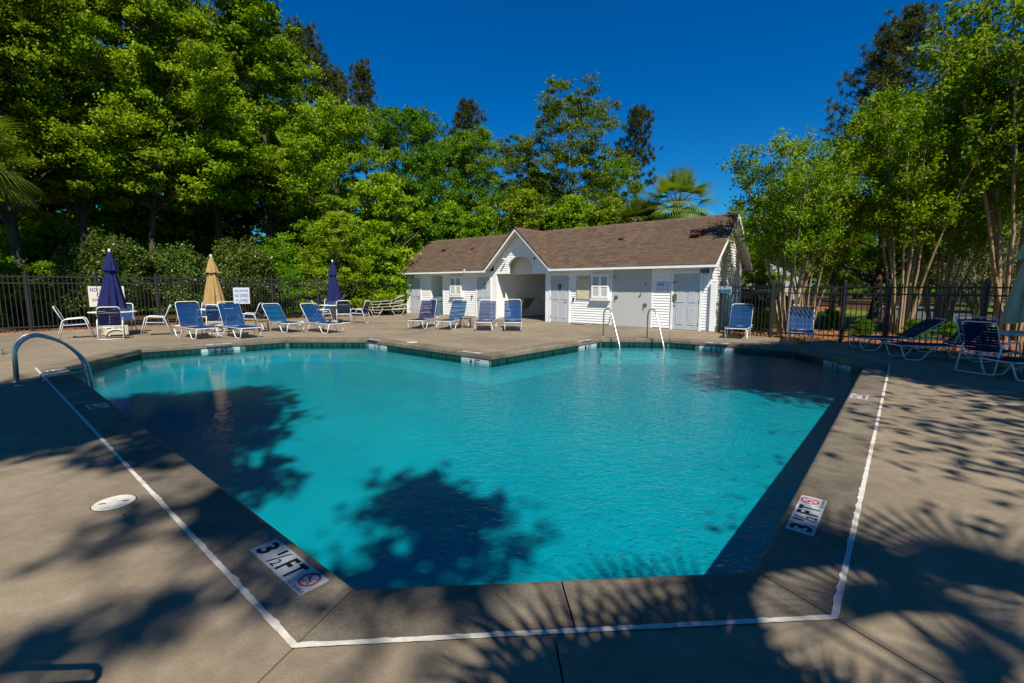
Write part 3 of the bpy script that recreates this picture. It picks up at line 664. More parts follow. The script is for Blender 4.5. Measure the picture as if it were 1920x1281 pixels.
# rake boards right gable
rk = MB(); zt = lambda y: EZ+SL*(OH+y if y < BD/2 else OH+BD-y)
for (ya, yb) in ((-OH, BD/2), (BD+OH, BD/2)):
    za, zb = EZ, zt(BD/2)
    rk.add([(BL+OV-0.025, ya, za-0.15), (BL+OV-0.025, yb, zb-0.15), (BL+OV-0.025, yb, zb-0.012), (BL+OV-0.025, ya, za-0.012), (BL+OV+0.012, ya, za-0.15), (BL+OV+0.012, yb, zb-0.15), (BL+OV+0.012, yb, zb-0.012), (BL+OV+0.012, ya, za-0.012)],
           [(0, 1, 2, 3), (7, 6, 5, 4), (0, 4, 5, 1), (3, 2, 6, 7), (0, 3, 7, 4), (1, 5, 6, 2)])
    # rake soffit
    rk.add([(BL, ya, za-0.11), (BL, yb, zb-0.11), (BL+OV-0.025, yb, zb-0.11), (BL+OV-0.025, ya, za-0.11)], [(0, 1, 2, 3)])
rk.build('rake_board', MT['trim'], H)
# entry gable rakes and soffits
gr = MB()
for sg in (-1, 1):
    e = (GC+sg*GHW, GEZ); p = (GC, GPK)
    gr.add([(e[0], -GOV, e[1]-0.17), (p[0], -GOV, p[1]-0.17), (p[0], -GOV, p[1]-0.012), (e[0], -GOV, e[1]-0.012), (e[0], -GOV+0.035, e[1]-0.17), (p[0], -GOV+0.035, p[1]-0.17), (p[0], -GOV+0.035, p[1]-0.012), (e[0], -GOV+0.035, e[1]-0.012)],
           [(0, 1, 2, 3), (7, 6, 5, 4), (0, 4, 5, 1), (3, 2, 6, 7), (0, 3, 7, 4)])
gr.build('rake_board', MT['trim'], H)
gs = MB()
for sg in (-1, 1):
    e = (GC+sg*GHW, GEZ-0.09); p = (GC, GPK-0.09)
    gs.add([(e[0], -GOV+0.035, e[1]), (p[0], -GOV+0.035, p[1]), (p[0], 0.03, p[1]), (e[0], 0.03, e[1])], [(0, 1, 2, 3)])
    gs.box(e[0]-(0.0 if sg > 0 else -0.0)-0.03, e[0]+0.03, -GOV+0.0355, -0.02, GEZ-0.19, GEZ-0.10)
gs.build('soffit', MT['soffit'], H)
# roof decks
rf = MB()
def slab(p0, p1, p2, p3, th=0.03):
    a, b, c, d = map(Vector, (p0, p1, p2, p3)); nn = (b-a).cross(c-b).normalized()*th
    rf.add([a, b, c, d, a-nn, b-nn, c-nn, d-nn], [(0, 1, 2, 3), (7, 6, 5, 4), (0, 4, 5, 1), (1, 5, 6, 2), (2, 6, 7, 3), (3, 7, 4, 0)])
RZ = EZ+SL*(OH+BD/2)
slab((-0.28, -OH, EZ-0.01), (GC-GHW+0.1, -OH, EZ-0.01), (GC-GHW+0.1, BD/2, RZ-0.01), (-0.28, BD/2, RZ-0.01))
slab((GC+GHW-0.1, -OH, EZ-0.01), (BL+OV, -OH, EZ-0.01), (BL+OV, BD/2, RZ-0.01), (GC+GHW-0.1, BD/2, RZ-0.01))
slab((GC-GHW+0.1, 0.95, EZ-0.01+SL*(OH+0.95)), (GC+GHW-0.1, 0.95, EZ-0.01+SL*(OH+0.95)), (GC+GHW-0.1, BD/2, RZ-0.01), (GC-GHW+0.1, BD/2, RZ-0.01))
slab((BL+OV, BD+OH, EZ-0.01), (-0.28, BD+OH, EZ-0.01), (-0.28, BD/2, RZ-0.01), (BL+OV, BD/2, RZ-0.01))
yr = (GPK-EZ)/SL-OH; ye = (GEZ-EZ)/SL-OH
for sg in (-1, 1):
    q = [(GC+sg*GHW, -GOV-0.02, GEZ-0.01), (GC, -GOV-0.02, GPK-0.01), (GC, yr, GPK-0.01), (GC+sg*GHW, ye, GEZ-0.01)]
    if sg > 0: q = [q[0], q[3], q[2], q[1]]; q = q[::-1]
    slab(*(q if sg < 0 else q[::-1]))
roof = rf.build('roof', MT['shingle'], H)
# shingles: courses of tabs; the ones that show largest (right end) are single objects, the rest one mesh
rg = random.Random(11); EXP = 0.128; CA = math.atan(SL); slope_len = (BD/2+OH)/math.cos(CA)
sh_shapes = {}
def shingle_mesh(w):
    k = round(w, 2)
    if k not in sh_shapes:
        m = MB(); t = 0.010; m.add([(0.002, 0, 0.0), (k-0.002, 0, 0.0), (k-0.002, 0, t+0.004), (0.002, 0, t+0.004), (0.002, EXP+0.02, 0.0), (k-0.002, EXP+0.02, 0.0), (k-0.002, EXP+0.02, 0.003), (0.002, EXP+0.02, 0.003)],
                                     [(0, 1, 2, 3), (3, 2, 6, 7), (1, 5, 6, 2), (0, 3, 7, 4)])
        sh_shapes[k] = (m.mesh('shingle', MT['shingle']), m.v, m.f)
    return sh_shapes[k]
field_v, field_f, field_t = [], [], []
Mroof = Matrix.Translation((0, -OH-0.03, EZ-0.02)) @ Matrix.Rotation(CA, 4, 'X')
singles = []
def put(M_, w, u, row):
    singles.append((u, row, M_, w))
k = 0
while k*EXP < slope_len-0.03:
    u = -0.28-rg.uniform(0, 0.2)
    ymid = (k*EXP+EXP/2)*math.cos(CA)-OH; zc = EZ+SL*(OH+ymid)
    lim = GHW-(zc-GEZ)/GS if zc < GPK else 0        # half width of the entry roof at this height
    while u < BL+OV:
        w = rg.choice((0.16, 0.22, 0.28, 0.34)); a, b = max(u, -0.28), min(u+w, BL+OV); u += w
        if b-a < 0.05: continue
        if a < GC+lim and b > GC-lim and lim > 0:
            if a < GC-lim-0.05: b = GC-lim
            elif b > GC+lim+0.05: a = GC+lim
            else: continue
        put(Mroof @ Matrix.Translation((a, k*EXP, rg.uniform(0, 0.002))), round(b-a, 2), (a+b)/2, k)
    k += 1
# entry roof, both sides
GA = math.atan(GS); gl = math.hypot(GHW, GPK-GEZ); kk = 0
while kk*EXP < gl-0.03:
    xh = GHW-(kk*EXP+EXP/2)*math.cos(GA); zc = GPK-GS*xh; yv = (zc-EZ)/SL-OH
    for sg in (-1, 1):
        y = -GOV-0.03-rg.uniform(0, 0.15)
        while y < yv:
            w = rg.choice((0.16, 0.22, 0.28)); a, b = max(y, -GOV-0.03), min(y+w, yv); y += w
            if b-a < 0.05: continue
            if sg > 0:
                Mx = Matrix.Translation((GC+GHW, 0, GEZ)) @ Matrix(((0, -math.cos(GA), math.sin(GA), 0), (1, 0, 0, 0), (0, math.sin(GA), math.cos(GA), 0), (0, 0, 0, 1)))
            else:
                Mx = Matrix.Translation((GC-GHW, 0, GEZ)) @ Matrix(((0, math.cos(GA), -math.sin(GA), 0), (-1, 0, 0, 0), (0, math.sin(GA), math.cos(GA), 0), (0, 0, 0, 1)))
            Mx = Mx @ Matrix.Translation((a if sg > 0 else -b, kk*EXP-0.01, 0.001))
            singles.append((-100, kk, Mx, round(b-a, 2)))
    kk += 1
singles.sort(key=lambda s: -s[0])
for i, (u, row, M_, w) in enumerate(singles):
    me, v, f = shingle_mesh(w)
    if i < 290: link('shingle', me, roof, M_)
    else:
        o = len(field_v); field_v += [tuple(M_ @ Vector(p)) for p in v]; field_f += [tuple(q+o for q in ff) for ff in f]; field_t += [rg.random()]*len(f)
fm = bpy.data.meshes.new('shingle_field'); fm.from_pydata(field_v, [], field_f); fm.materials.append(MT['shingle2'])
at = fm.attributes.new('tone', 'FLOAT', 'FACE'); at.data.foreach_set('value', field_t); fo = link('shingle_field', fm, roof); fo['kind'] = 'stuff'
rc = MB()
rc.add([(-0.28, BD/2-0.13, RZ-0.13*SL+0.018), (BL+OV, BD/2-0.13, RZ-0.13*SL+0.018), (BL+OV, BD/2, RZ+0.03), (-0.28, BD/2, RZ+0.03), (-0.28, BD/2+0.13, RZ-0.13*SL+0.018), (BL+OV, BD/2+0.13, RZ-0.13*SL+0.018)], [(0, 1, 2, 3), (3, 2, 5, 4)])
rc.add([(GC-0.12, -GOV-0.03, GPK-0.12*GS+0.018), (GC, -GOV-0.03, GPK+0.03), (GC, yr+0.05, GPK+0.03), (GC-0.12, yr-0.05, GPK-0.12*GS+0.018), (GC+0.12, -GOV-0.03, GPK-0.12*GS+0.018), (GC+0.12, yr-0.05, GPK-0.12*GS+0.018)], [(0, 1, 2, 3), (1, 4, 5, 2)])
rc.build('ridge_cap', MT['shingle'], roof)
# roof vents
for (px, py, s) in ((835, 469, 0.8), (887, 467, 0.55), (1166, 448, 0.6), (1306, 441, 1.0)):
    # meet the roof plane
    d = ray(px, py); o = Vector((0, 0, EYE)); nrm = Vector((-BI.x*SL, -BI.y*SL, 1)); p0 = Vector((*BP(0, -OH), EZ)); k = (p0-o).dot(nrm)/d.dot(nrm); q = o+d*k-p0
    u = q.to_2d().dot(BT); y = q.to_2d().dot(BI)-OH
    M_ = Matrix.Translation((u, y, EZ+SL*(OH+y))) @ Matrix.Rotation(CA, 4, 'X')
    v = MB(); v.add([(-0.17*s, -0.17*s, 0.0), (0.17*s, -0.17*s, 0), (0.17*s, 0.2*s, 0), (-0.17*s, 0.2*s, 0), (-0.17*s, -0.17*s, 0.15*s), (0.17*s, -0.17*s, 0.15*s), (0.15*s, 0.2*s, 0.02), (-0.15*s, 0.2*s, 0.02)],
        [(0, 1, 5, 4), (1, 2, 6, 5), (2, 3, 7, 6), (3, 0, 4, 7), (4, 5, 6, 7)]); v.box(-0.24*s, 0.24*s, -0.2*s, 0.27*s, 0.012, 0.02)
    v.xf(M_).build('roof_vent', MT['rust'], H)
# doors
def house_door(u0, u1, handle_side, nm_label=None, extra=None):
    w = u1-u0; d = MB(); d.box(u0+0.05, u1-0.05, -0.012, 0.02, 0.015, 2.03); do = d.build('door', MT['door'], H)
    f = MB(); f.box(u0-0.03, u0+0.046, -0.03, 0.02, 0.0, 2.11); f.box(u1-0.046, u1+0.03, -0.03, 0.02, 0.0, 2.11); f.box(u0+0.046, u1-0.046, -0.03, 0.02, 2.036, 2.11); f.build('door_frame', MT['trim'], H)
    iw = w-0.1; pw = iw*0.29
    for cx in (u0+0.05+iw*0.28, u0+0.05+iw*0.72):
        for z0, z1 in ((0.2, 0.80), (1.0, 1.56), (1.72, 1.88)):
            p = MB(); y = -0.012
            a, b = cx-pw/2, cx+pw/2
            def rq(i, yy): return [(a+i, yy, z0+i), (b-i, yy, z0+i), (b-i, yy, z1-i), (a+i, yy, z1-i)]
            p.add(rq(0, y-0.001)+rq(0.012, y-0.016)+rq(0.035, y-0.004)+rq(0.055, y-0.010), [(q+k*4, (q+1) % 4+k*4, (q+1) % 4+k*4+4, q+k*4+4) for k in range(3) for q in range(4)]+[(12, 13, 14, 15)])
            p.build('panel', MT['door'], do)
    hx = u0+0.12 if handle_side < 0 else u1-0.12
    h = MB(); h.tube([(hx, -0.012, 0.98), (hx, -0.07, 0.98)], 0.014, 8); h.tube([(hx, -0.065, 0.98), (hx+0.11*-handle_side, -0.07, 0.98)], 0.011, 8); h.lathe([(0.03, 0), (0.03, 0.008)], 12); h.build('handle', MT['chrome'], do)
    for zz in (0.25, 1.05, 1.8):
        x = u1-0.055 if handle_side < 0 else u0+0.055
        MB().box(x-0.012, x+0.012, -0.034, -0.013, zz-0.05, zz+0.05).build('hinge', MT['chrome'], do)
    return do
house_door(0.32, 1.36, 1); house_door(5.74, 6.74, -1); dm = house_door(10.30, 11.33, 1); dr = house_door(15.78, 16.82, -1)
kp = MB(); kp.bbox(15.83, 15.95, -0.07, -0.013, 1.08, 1.30); kp.build('keypad_lock', MT['brass'], dr)
MB().box(15.80, 15.92, -0.07, -0.0125, 1.705, 1.725).build('latch', MT['black'], dr); MB().box(11.22, 11.36, -0.06, -0.031, 1.88, 1.895).build('latch', MT['black'], dm)
MB().lathe([(0.035, 0), (0.035, 0.004)], 14).xf(Matrix.Translation((15.94, -0.0125, 1.93)) @ Matrix.Rotation(R(90), 4, 'X')).build('round_sticker', MT['brass'], dr)
# shuttered openings
def shutters(u0, u1, z0, z1):
    b = MB(); b.box(u0, u1, -0.10, 0.0185, z1-0.03, z1); b.box(u0, u1, -0.10, 0.0185, z0, z0+0.04); b.box(u0, u0+0.03, -0.10, 0.0185, z0+0.04, z1-0.03); b.box(u1-0.03, u1, -0.10, 0.0185, z0+0.04, z1-0.03)
    bo = b.build('window_shutter', MT['trim'], H); w = (u1-u0-0.06)/2
    for k in range(2):
        a = u0+0.03+k*w; f = MB(); y0, y1 = -0.118, -0.085
        f.box(a+0.004, a+0.06, y0, y1, z0+0.045, z1-0.035); f.box(a+w-0.06, a+w-0.004, y0, y1, z0+0.045, z1-0.035)
        for zz in (z0+0.045, z1-0.115, (z0+z1)/2-0.03): f.box(a+0.06, a+w-0.06, y0, y1, zz, zz+0.08)
        so_ = f.build('shutter', MT['trim'], bo); l = MB(); zz = z0+0.13
        while zz < z1-0.13:
            if abs(zz-(z0+z1)/2) > 0.07: l.add([(a+0.06, -0.112, zz), (a+w-0.06, -0.112, zz), (a+w-0.06, -0.09, zz+0.035), (a+0.06, -0.09, zz+0.035)], [(0, 1, 2, 3)])
            zz += 0.038
        l.build('louvres', MT['shutgrey'], so_)
shutters(12.42, 13.24, 1.05, 2.09); shutters(3.86, 4.76, 1.05, 2.09)
MB().box(12.38, 13.28, -0.14, -0.001, 1.0, 1.045).build('window_sill', MT['trim'], H); MB().box(3.82, 4.8, -0.14, -0.001, 1.0, 1.045).build('window_sill', MT['trim'], H)
def HM(u, y, z): return Vector((*BP(u, y), z))
def wall_thing(name, u, z, label, cat, y=0.0, group=None):
    return empty(name, HM(u, y, z), BPHI, label, cat, group)
# bulletin board
b = wall_thing('notice_board', 12.0, 1.03, 'pale yellow pool rules board hanging beside the right shutters', 'notice board', -0.012)
MB().bbox(-0.30, 0.30, -0.02, 0, 0.0, 0.94).build('board', mk('rule_sheet', (0.50, 0.44, 0.27), 0.5, 0.4, col2=(0.62, 0.57, 0.38), scale=4), b)
f = MB(); f.box(-0.315, -0.3, -0.026, 0, -0.01, 0.955); f.box(0.3, 0.315, -0.026, 0, -0.01, 0.955); f.box(-0.3, 0.3, -0.026, 0, 0.94, 0.955); f.build('border', MT['tablebeige'], b)
link('lettering', text_mesh('POOL RULES', 0.42, 0.055, MT['ink'], 0.02), b, Matrix.Translation((0, -0.0215, 0.87)) @ Matrix.Rotation(R(90), 4, 'X'))
# PLEASE sign
b = wall_thing('wall_sign', 15.42, 1.42, 'grey PLEASE sign on the siding left of the right door', 'sign', -0.012)
MB().bbox(-0.24, 0.24, -0.014, 0, 0, 0.30).build('board', MT['signcool'], b)
f = MB(); f.box(-0.225, 0.225, -0.0155, -0.0145, 0.015, 0.022); f.box(-0.225, 0.225, -0.0155, -0.0145, 0.278, 0.285); f.box(-0.225, -0.218, -0.0155, -0.0145, 0.022, 0.278); f.box(0.218, 0.225, -0.0155, -0.0145, 0.022, 0.278); f.build('border', MT['inkblue'], b)
RX = Matrix.Rotation(R(90), 4, 'X')
link('lettering', text_mesh('PLEASE', 0.24, 0.07, MT['inkblue'], 0.03), b, Matrix.Translation((-0.08, -0.016, 0.215)) @ RX)
# restroom plaques
for u, nm in ((10.82, 'right'), (6.35, 'left')):
    b = wall_thing('restroom_plaque', u, 1.56, 'small black restroom plaque on the white door %s of the arched entry' % nm, 'sign', -0.03, 'restroom plaques')
    MB().bbox(-0.07, 0.07, -0.008, 0, -0.11, 0.11, 0.004).build('plate', MT['black'], b)
    p = MB(); p.lathe([(0.016, 0), (0.016, 0.001)], 10); p.xf(Matrix.Translation((0, -0.009, 0.055)) @ RX); p.box(-0.022, 0.022, -0.01, -0.009, -0.02, 0.033); p.box(-0.016, -0.003, -0.01, -0.009, -0.075, -0.021); p.box(0.003, 0.016, -0.01, -0.009, -0.075, -0.021); p.build('pictogram', MT['tilewhite'], b)
# showers
for u, z, uv, zv, nm in ((13.50, 1.98, 13.52, 1.14, 'left'), (14.76, 1.68, 15.29-0.55, 0.86, 'right')):
    b = wall_thing('shower', u, 0, 'chrome outdoor shower head and round valve at the %s side of the smooth panel' % nm, 'shower', -0.004, 'outdoor showers')
    s = MB(); s.tube([(0, 0, z), (0, -0.09, z+0.01), (0, -0.15, z-0.07)], 0.011, 8, 0.05); s.build('arm', MT['black'], b)
    s = MB(); s.lathe([(0.012, 0.0), (0.04, -0.05), (0.035, -0.06)], 12); s.xf(Matrix.Translation((0, -0.15, z-0.06)) @ Matrix.Rotation(R(-30), 4, 'X')); s.build('shower_head', MT['chrome'], b)
    s = MB(); s.lathe([(0.085, 0), (0.08, 0.012), (0.03, 0.016), (0.028, 0.05), (0.001, 0.052)], 20); s.box(-0.012, 0.012, -0.09, 0.02, 0.04, 0.06); s.xf(Matrix.Translation((uv-u, 0, zv)) @ RX); s.build('valve', MT['chrome'], b)
# flood light, camera, lamp, outlets
b = wall_thing('flood_light', 16.93, 2.10, 'black box flood light under the right end of the eave', 'light', -0.01)
MB().bbox(-0.13, 0.13, -0.16, -0.03, -0.06, 0.07).build('housing', MT['black'], b); MB().box(-0.11, 0.11, -0.165, -0.161, -0.045, 0.055).build('lens', MT['glass'], b)
b = wall_thing('security_camera', 7.75, 2.80, 'white security camera on the left slope of the entry gable', 'camera', -0.0)
c = MB(); c.lathe([(0.035, 0), (0.04, 0.02), (0.04, 0.15), (0.03, 0.17)], 12); c.xf(Matrix.Translation((0, -0.10, 0)) @ Matrix.Rotation(R(70), 4, 'X')); c.build('housing', MT['trim'], b); MB().tube([(0, 0.0, 0.08), (0, -0.1, 0.04)], 0.014).build('bracket', MT['trim'], b)
b = wall_thing('bell', 9.42, 2.80, 'small dark round fixture on the right slope of the entry gable', 'fixture', -0.0)
c = MB(); c.lathe([(0.05, 0), (0.05, 0.02), (0.03, 0.06), (0.001, 0.065)], 14); c.xf(RX); c.build('housing', MT['black'], b)
b = wall_thing('gutter_cap', 5.32, EZ-0.02, 'small white bent pipe end on the left eave', 'pipe', -OH-0.03)
MB().tube([(0, 0.03, -0.08), (0, -0.05, -0.06), (0.05, -0.06, 0.06)], 0.035, 10, 0.04).build('pipe', MT['trim'], b)
for u, z, nm in ((11.54, 1.05, 'right'), (5.45, 1.05, 'left')):
    b = wall_thing('tap', u, z, 'small dark wall tap on the siding by the %s restroom door' % nm, 'tap', -0.01, 'wall taps')
    c = MB(); c.bbox(-0.03, 0.03, -0.05, 0, -0.07, 0.05, 0.005); c.tube([(0, -0.04, 0.03), (0, -0.1, 0.03), (0, -0.1, -0.02)], 0.012, 6, 0.02); c.build('body', MT['black'], b)
# sink in the passage, hose on the ground, bin in the alcove
sk = empty('wall_basin', HM(7.12, 1.85, 0), BPHI, 'dark grey wall basin hanging inside the arched passage', 'basin')
s = MB(); s.add([(0.0, -0.42, 0.92), (0.55, -0.42, 0.92), (0.55, 0.42, 0.92), (0, 0.42, 0.92), (0, -0.26, 0.5), (0.30, -0.26, 0.45), (0.30, 0.26, 0.45), (0, 0.26, 0.5)], [(0, 1, 5, 4), (1, 2, 6, 5), (2, 3, 7, 6), (4, 5, 6, 7), (3, 0, 4, 7)]); s.build('bowl', MT['grey'], sk)
s = MB(); s.box(-0.0, 0.59, -0.46, -0.40, 0.90, 0.95); s.box(-0.0, 0.59, 0.40, 0.46, 0.90, 0.95); s.box(0.53, 0.59, -0.40, 0.40, 0.90, 0.95); s.build('rim', MT['grey'], sk)
hz = empty('hose', HM(12.25, -0.30, 0), BPHI, 'flat coil of dark hose on the deck under the right shutters', 'hose')
pts = []; rr = random.Random(2)
for i in range(150):
    a = i*0.26; r_ = 0.30+0.07*math.sin(i*0.37); pts.append((-0.1+r_*1.35*math.cos(a), r_*0.62*math.sin(a)-0.05, 0.016+0.022*(i/150)+0.006*math.sin(a*3)))
MB().tube(pts, 0.013, 6).build('coil', MT['grey'], hz, True); MB().tube([(0.32, 0, 0.02), (0.75, 0.16, 0.02), (1.05, 0.24, 0.12), (1.07, 0.26, 0.42)], 0.011, 6, 0.1).build('lead', MT['grey'], hz, True)
bn = empty('trash_bin', HM(2.78, -0.02, 0), BPHI, 'blue-grey trash bin with dark lid in the alcove of the left wing', 'bin')
b_ = MB(); b_.add([(-0.19, -0.19, 0), (0.19, -0.19, 0), (0.19, 0.19, 0), (-0.19, 0.19, 0), (-0.24, -0.24, 0.78), (0.24, -0.24, 0.78), (0.24, 0.24, 0.78), (-0.24, 0.24, 0.78)], [(3, 2, 1, 0), (0, 1, 5, 4), (1, 2, 6, 5), (2, 3, 7, 6), (3, 0, 4, 7), (4, 5, 6, 7)])
b_.bbox(-0.262, 0.262, -0.262, 0.262, 0.76, 0.82); b_.build('body', MT['bin'], bn)
l = MB(); l.add([(-0.25, -0.25, 0.82), (0.25, -0.25, 0.82), (0.25, 0.25, 0.82), (-0.25, 0.25, 0.82), (-0.17, -0.16, 0.98), (0.17, -0.16, 0.98), (0.17, 0.16, 0.98), (-0.17, 0.16, 0.98)], [(0, 1, 5, 4), (1, 2, 6, 5), (2, 3, 7, 6), (3, 0, 4, 7), (4, 5, 6, 7)]); l.build('lid', MT['bin'], bn); MB().box(-0.12, 0.12, -0.232, -0.205, 0.85, 0.93).build('flap', MT['black'], bn)
hnd = MB()
for i in range(3):
    a0 = i*2.094+0.3; hnd.add([(math.cos(a0)*0.05-0.0, -0.246, 0.62+math.sin(a0)*0.05), (math.cos(a0)*0.085, -0.246, 0.62+math.sin(a0)*0.085), (math.cos(a0+1.6)*0.085, -0.246, 0.62+math.sin(a0+1.6)*0.085), (math.cos(a0+1.6)*0.05, -0.246, 0.62+math.sin(a0+1.6)*0.05)], [(0, 1, 2, 3)])
hnd.xf(Matrix.Translation((0, 0.007, 0))); hnd.build('recycling_mark', MT['black'], bn)

# ------------------------------------------------------------------ fences
pick = {}
def picket_mesh(h, mat):
    k = (round(h, 2), mat.name)
    if k not in pick:
        m = MB(); a = 0.009; m.add([(-a, -a, 0.05), (a, -a, 0.05), (a, a, 0.05), (-a, a, 0.05), (-a, -a, h-0.05), (a, -a, h-0.05), (a, a, h-0.05), (-a, a, h-0.05), (0, 0, h)],
            [(0, 1, 5, 4), (1, 2, 6, 5), (2, 3, 7, 6), (3, 0, 4, 7), (4, 5, 8), (5, 6, 8), (6, 7, 8), (7, 4, 8)]); pick[k] = m.mesh('picket', mat)
    return pick[k]
def fence_run(name, P, h, rails, posts, mat, label, group, step=0.118):
    P = [Vector(p) for p in P]; root = empty(name, (P[0].x, P[0].y, 0), 0, label, 'fence', group); O = Vector((P[0].x, P[0].y))
    for a, b in zip(P[:-1], P[1:]):
        d = (b-a); L = d.length; d = d/L; ang = math.atan2(d.y, d.x)
        for zr in rails:
            m = MB(); m.box(0, L, -0.016, 0.016, zr-0.018, zr+0.018); m.xf(Matrix.Translation((a.x-O.x, a.y-O.y, 0)) @ Matrix.Rotation(ang, 4, 'Z')); m.build('rail', mat, root)
        k = max(1, int(L/step))
        for i in range(k):
            p = a+d*((i+0.5)*L/k)-O; o = link('picket', picket_mesh(h, mat), root); o.location = (p.x, p.y, 0); o.rotation_euler = (0, 0, ang)
    for p in posts:
        q = Vector(p)-O; m = MB(); m.box(-0.032, 0.032, -0.032, 0.032, -0.05, h+0.06); m.add([(-0.038, -0.038, h+0.06), (0.038, -0.038, h+0.06), (0.038, 0.038, h+0.06), (-0.038, 0.038, h+0.06), (0, 0, h+0.10)], [(0, 1, 4), (1, 2, 4), (2, 3, 4), (3, 0, 4), (3, 2, 1, 0)])
        o = m.build('post', mat, root); o.location = (q.x, q.y, 0)
    return root
def along(a, b, sp): 
    a, b = Vector(a), Vector(b); n_ = max(1, round((b-a).length/sp)); return [a.lerp(b, i/n_) for i in range(n_+1)]
La, Lb, Lc, Ld = (-6.75, 26.45), (-14.05, 18.45), (-18.75, 13.1), (-15.6, 8.3)
fence_run('picket_fence', [La, Lb, Lc], 1.95, (0.16, 1.64, 1.86), along(La, Lb, 2.1)+along(Lb, Lc, 1.8)[1:], MT['fence_old'], 'weathered dark picket fence behind the left tables and loungers', 'picket fences')
Ra = [(7.18, 16.05), (8.06, 14.42), (9.47, 13.28), (10.02, 12.40), (10.72, 10.55), (11.25, 8.35), (11.85, 5.0)]
rf_ = fence_run('picket_fence', Ra, 1.68, (0.16, 1.38, 1.56), Ra, MT['fence'], 'black picket fence behind the shaded loungers right of the pool house', 'picket fences')
# signs on the fences
def fence_sign(p0, p1, z0, z1, lines, label, mat, fd, yaw=None):
    a, b = Vector(p0), Vector(p1); c = (a+b)/2; d = (b-a).normalized(); w = (b-a).length; h = z1-z0
    r = empty('fence_sign', (c.x, c.y, z0), math.atan2(d.y, d.x), label, 'sign')
    MB().bbox(-w/2, w/2, -0.006, 0.004, 0, h, 0.003).build('board', mat, r)
    for (s, fx, fy, fw, fh, m_) in lines:
        link('lettering', text_mesh(s, fw*w, fh*h, MT[m_], 0.018), r, Matrix.Translation(((fx-0.5)*w, -0.0075, fy*h)) @ RX)
    return r
fl = (Vector(Lb)-Vector(Lc)).normalized(); fn = Vector((fl.y, -fl.x))
def on_line(px, py, A_, B_, off):
    A_, B_ = Vector(A_), Vector(B_); d = (B_-A_).normalized(); n_ = Vector((d.y, -d.x)); A_ = A_+n_*off; v = ray(px, py)
    k = (A_.dot(n_))/(Vector((v.x, v.y)).dot(n_)); return Vector((v.x*k, v.y*k, EYE+v.z*k))
q0 = on_line(164, 537, Lc, Lb, 0.03); q1 = on_line(235.5, 574, Lc, Lb, 0.03)
fence_sign(q0.to_2d(), q1.to_2d(), q1.z, q0.z, [('NO LIFEGUARD', 0.5, 0.83, 0.90, 0.20, 'inkblue'), ('ON DUTY', 0.5, 0.58, 0.56, 0.20, 'inkblue'), ('SWIM AT YOUR', 0.5, 0.33, 0.82, 0.15, 'inkblue'), ('OWN RISK!', 0.55, 0.12, 0.62, 0.14, 'inkblue')],
           'cream NO LIFEGUARD ON DUTY sign on the fence behind the navy umbrella', MT['signwhite'], fl)
q0 = on_line(436.5, 539.5, Lb, La, 0.03); q1 = on_line(469, 569.5, Lb, La, 0.03)
fence_sign(q0.to_2d(), q1.to_2d(), q1.z, q0.z, [('SHALLOW WATER', 0.5, 0.80, 0.84, 0.17, 'inkblue'), ('NO DIVING', 0.5, 0.51, 0.84, 0.23, 'inkblue'), ('ALLOWED', 0.5, 0.2, 0.80, 0.23, 'inkblue')],
           'white SHALLOW WATER NO DIVING ALLOWED sign on the fence by the tan umbrella', MT['signcool'], fl)
q0 = on_line(1346.5, 537.5, Ra[0], Ra[1], 0.03); q1 = on_line(1371.5, 549.5, Ra[0], Ra[1], 0.03)
s_ = fence_sign(q0.to_2d(), q1.to_2d(), q1.z, q0.z, [], 'small teal and white sign on the black fence beside the pool house', MT['signcool'], fl)
ww = (q1.to_2d()-q0.to_2d()).length; hh = q0.z-q1.z
MB().box(-ww/2+0.015, ww/2-0.015, -0.0085, -0.007, 0.015, hh*0.55).build('teal_band', MT['tealsign'], s_); MB().box(-0.035, 0.035, -0.0085, -0.007, hh*0.78, hh*0.95).build('emblem', MT['tealsign'], s_)

# ------------------------------------------------------------------ rails and ladder
def handrail(px, py, qx, qy, label):
    a = G(px, py); b = G(qx, qy, WZ-0.02)
    r = empty('handrail', a, 0, label, 'handrail', 'pool entry handrails'); d = (b-a); d2 = Vector((d.x, d.y, 0)); L = d2.length; u = d2/L
    m = MB(); m.tube([(0, 0, 0), (0, 0, 0.86), tuple(u*0.42+Vector((0, 0, 0.92))), tuple(u*L+Vector((0, 0, WZ-0.02))), tuple(u*(L+0.05)+Vector((0, 0, -0.75)))], 0.022, 10, 0.22, fsteps=6); m.build('rail', MT['steel'], r, True)
    MB().lathe([(0.055, 0.0), (0.055, 0.008), (0.03, 0.02), (0.026, 0.03)], 16).build('escutcheon', MT['steel'], r, True)
handrail(1131, 631.7, 1163, 654, 'left steel handrail beside the pool steps in front of the smooth panel')
handrail(1213, 633.5, 1246, 656, 'right steel handrail beside the pool steps in front of the right door')
ld = empty('pool_ladder', (0, 0, 0), angL, 'steel pool ladder with two curved grab rails at the left pool edge', 'ladder'); ldp = (G(46, 715)+G(58, 720))/2
pe = POOL[10]; s_l = (ldp.to_2d()-pe).dot(e10); ld.location = (pe.x+e10.x*s_l, pe.y+e10.y*s_l, 0)
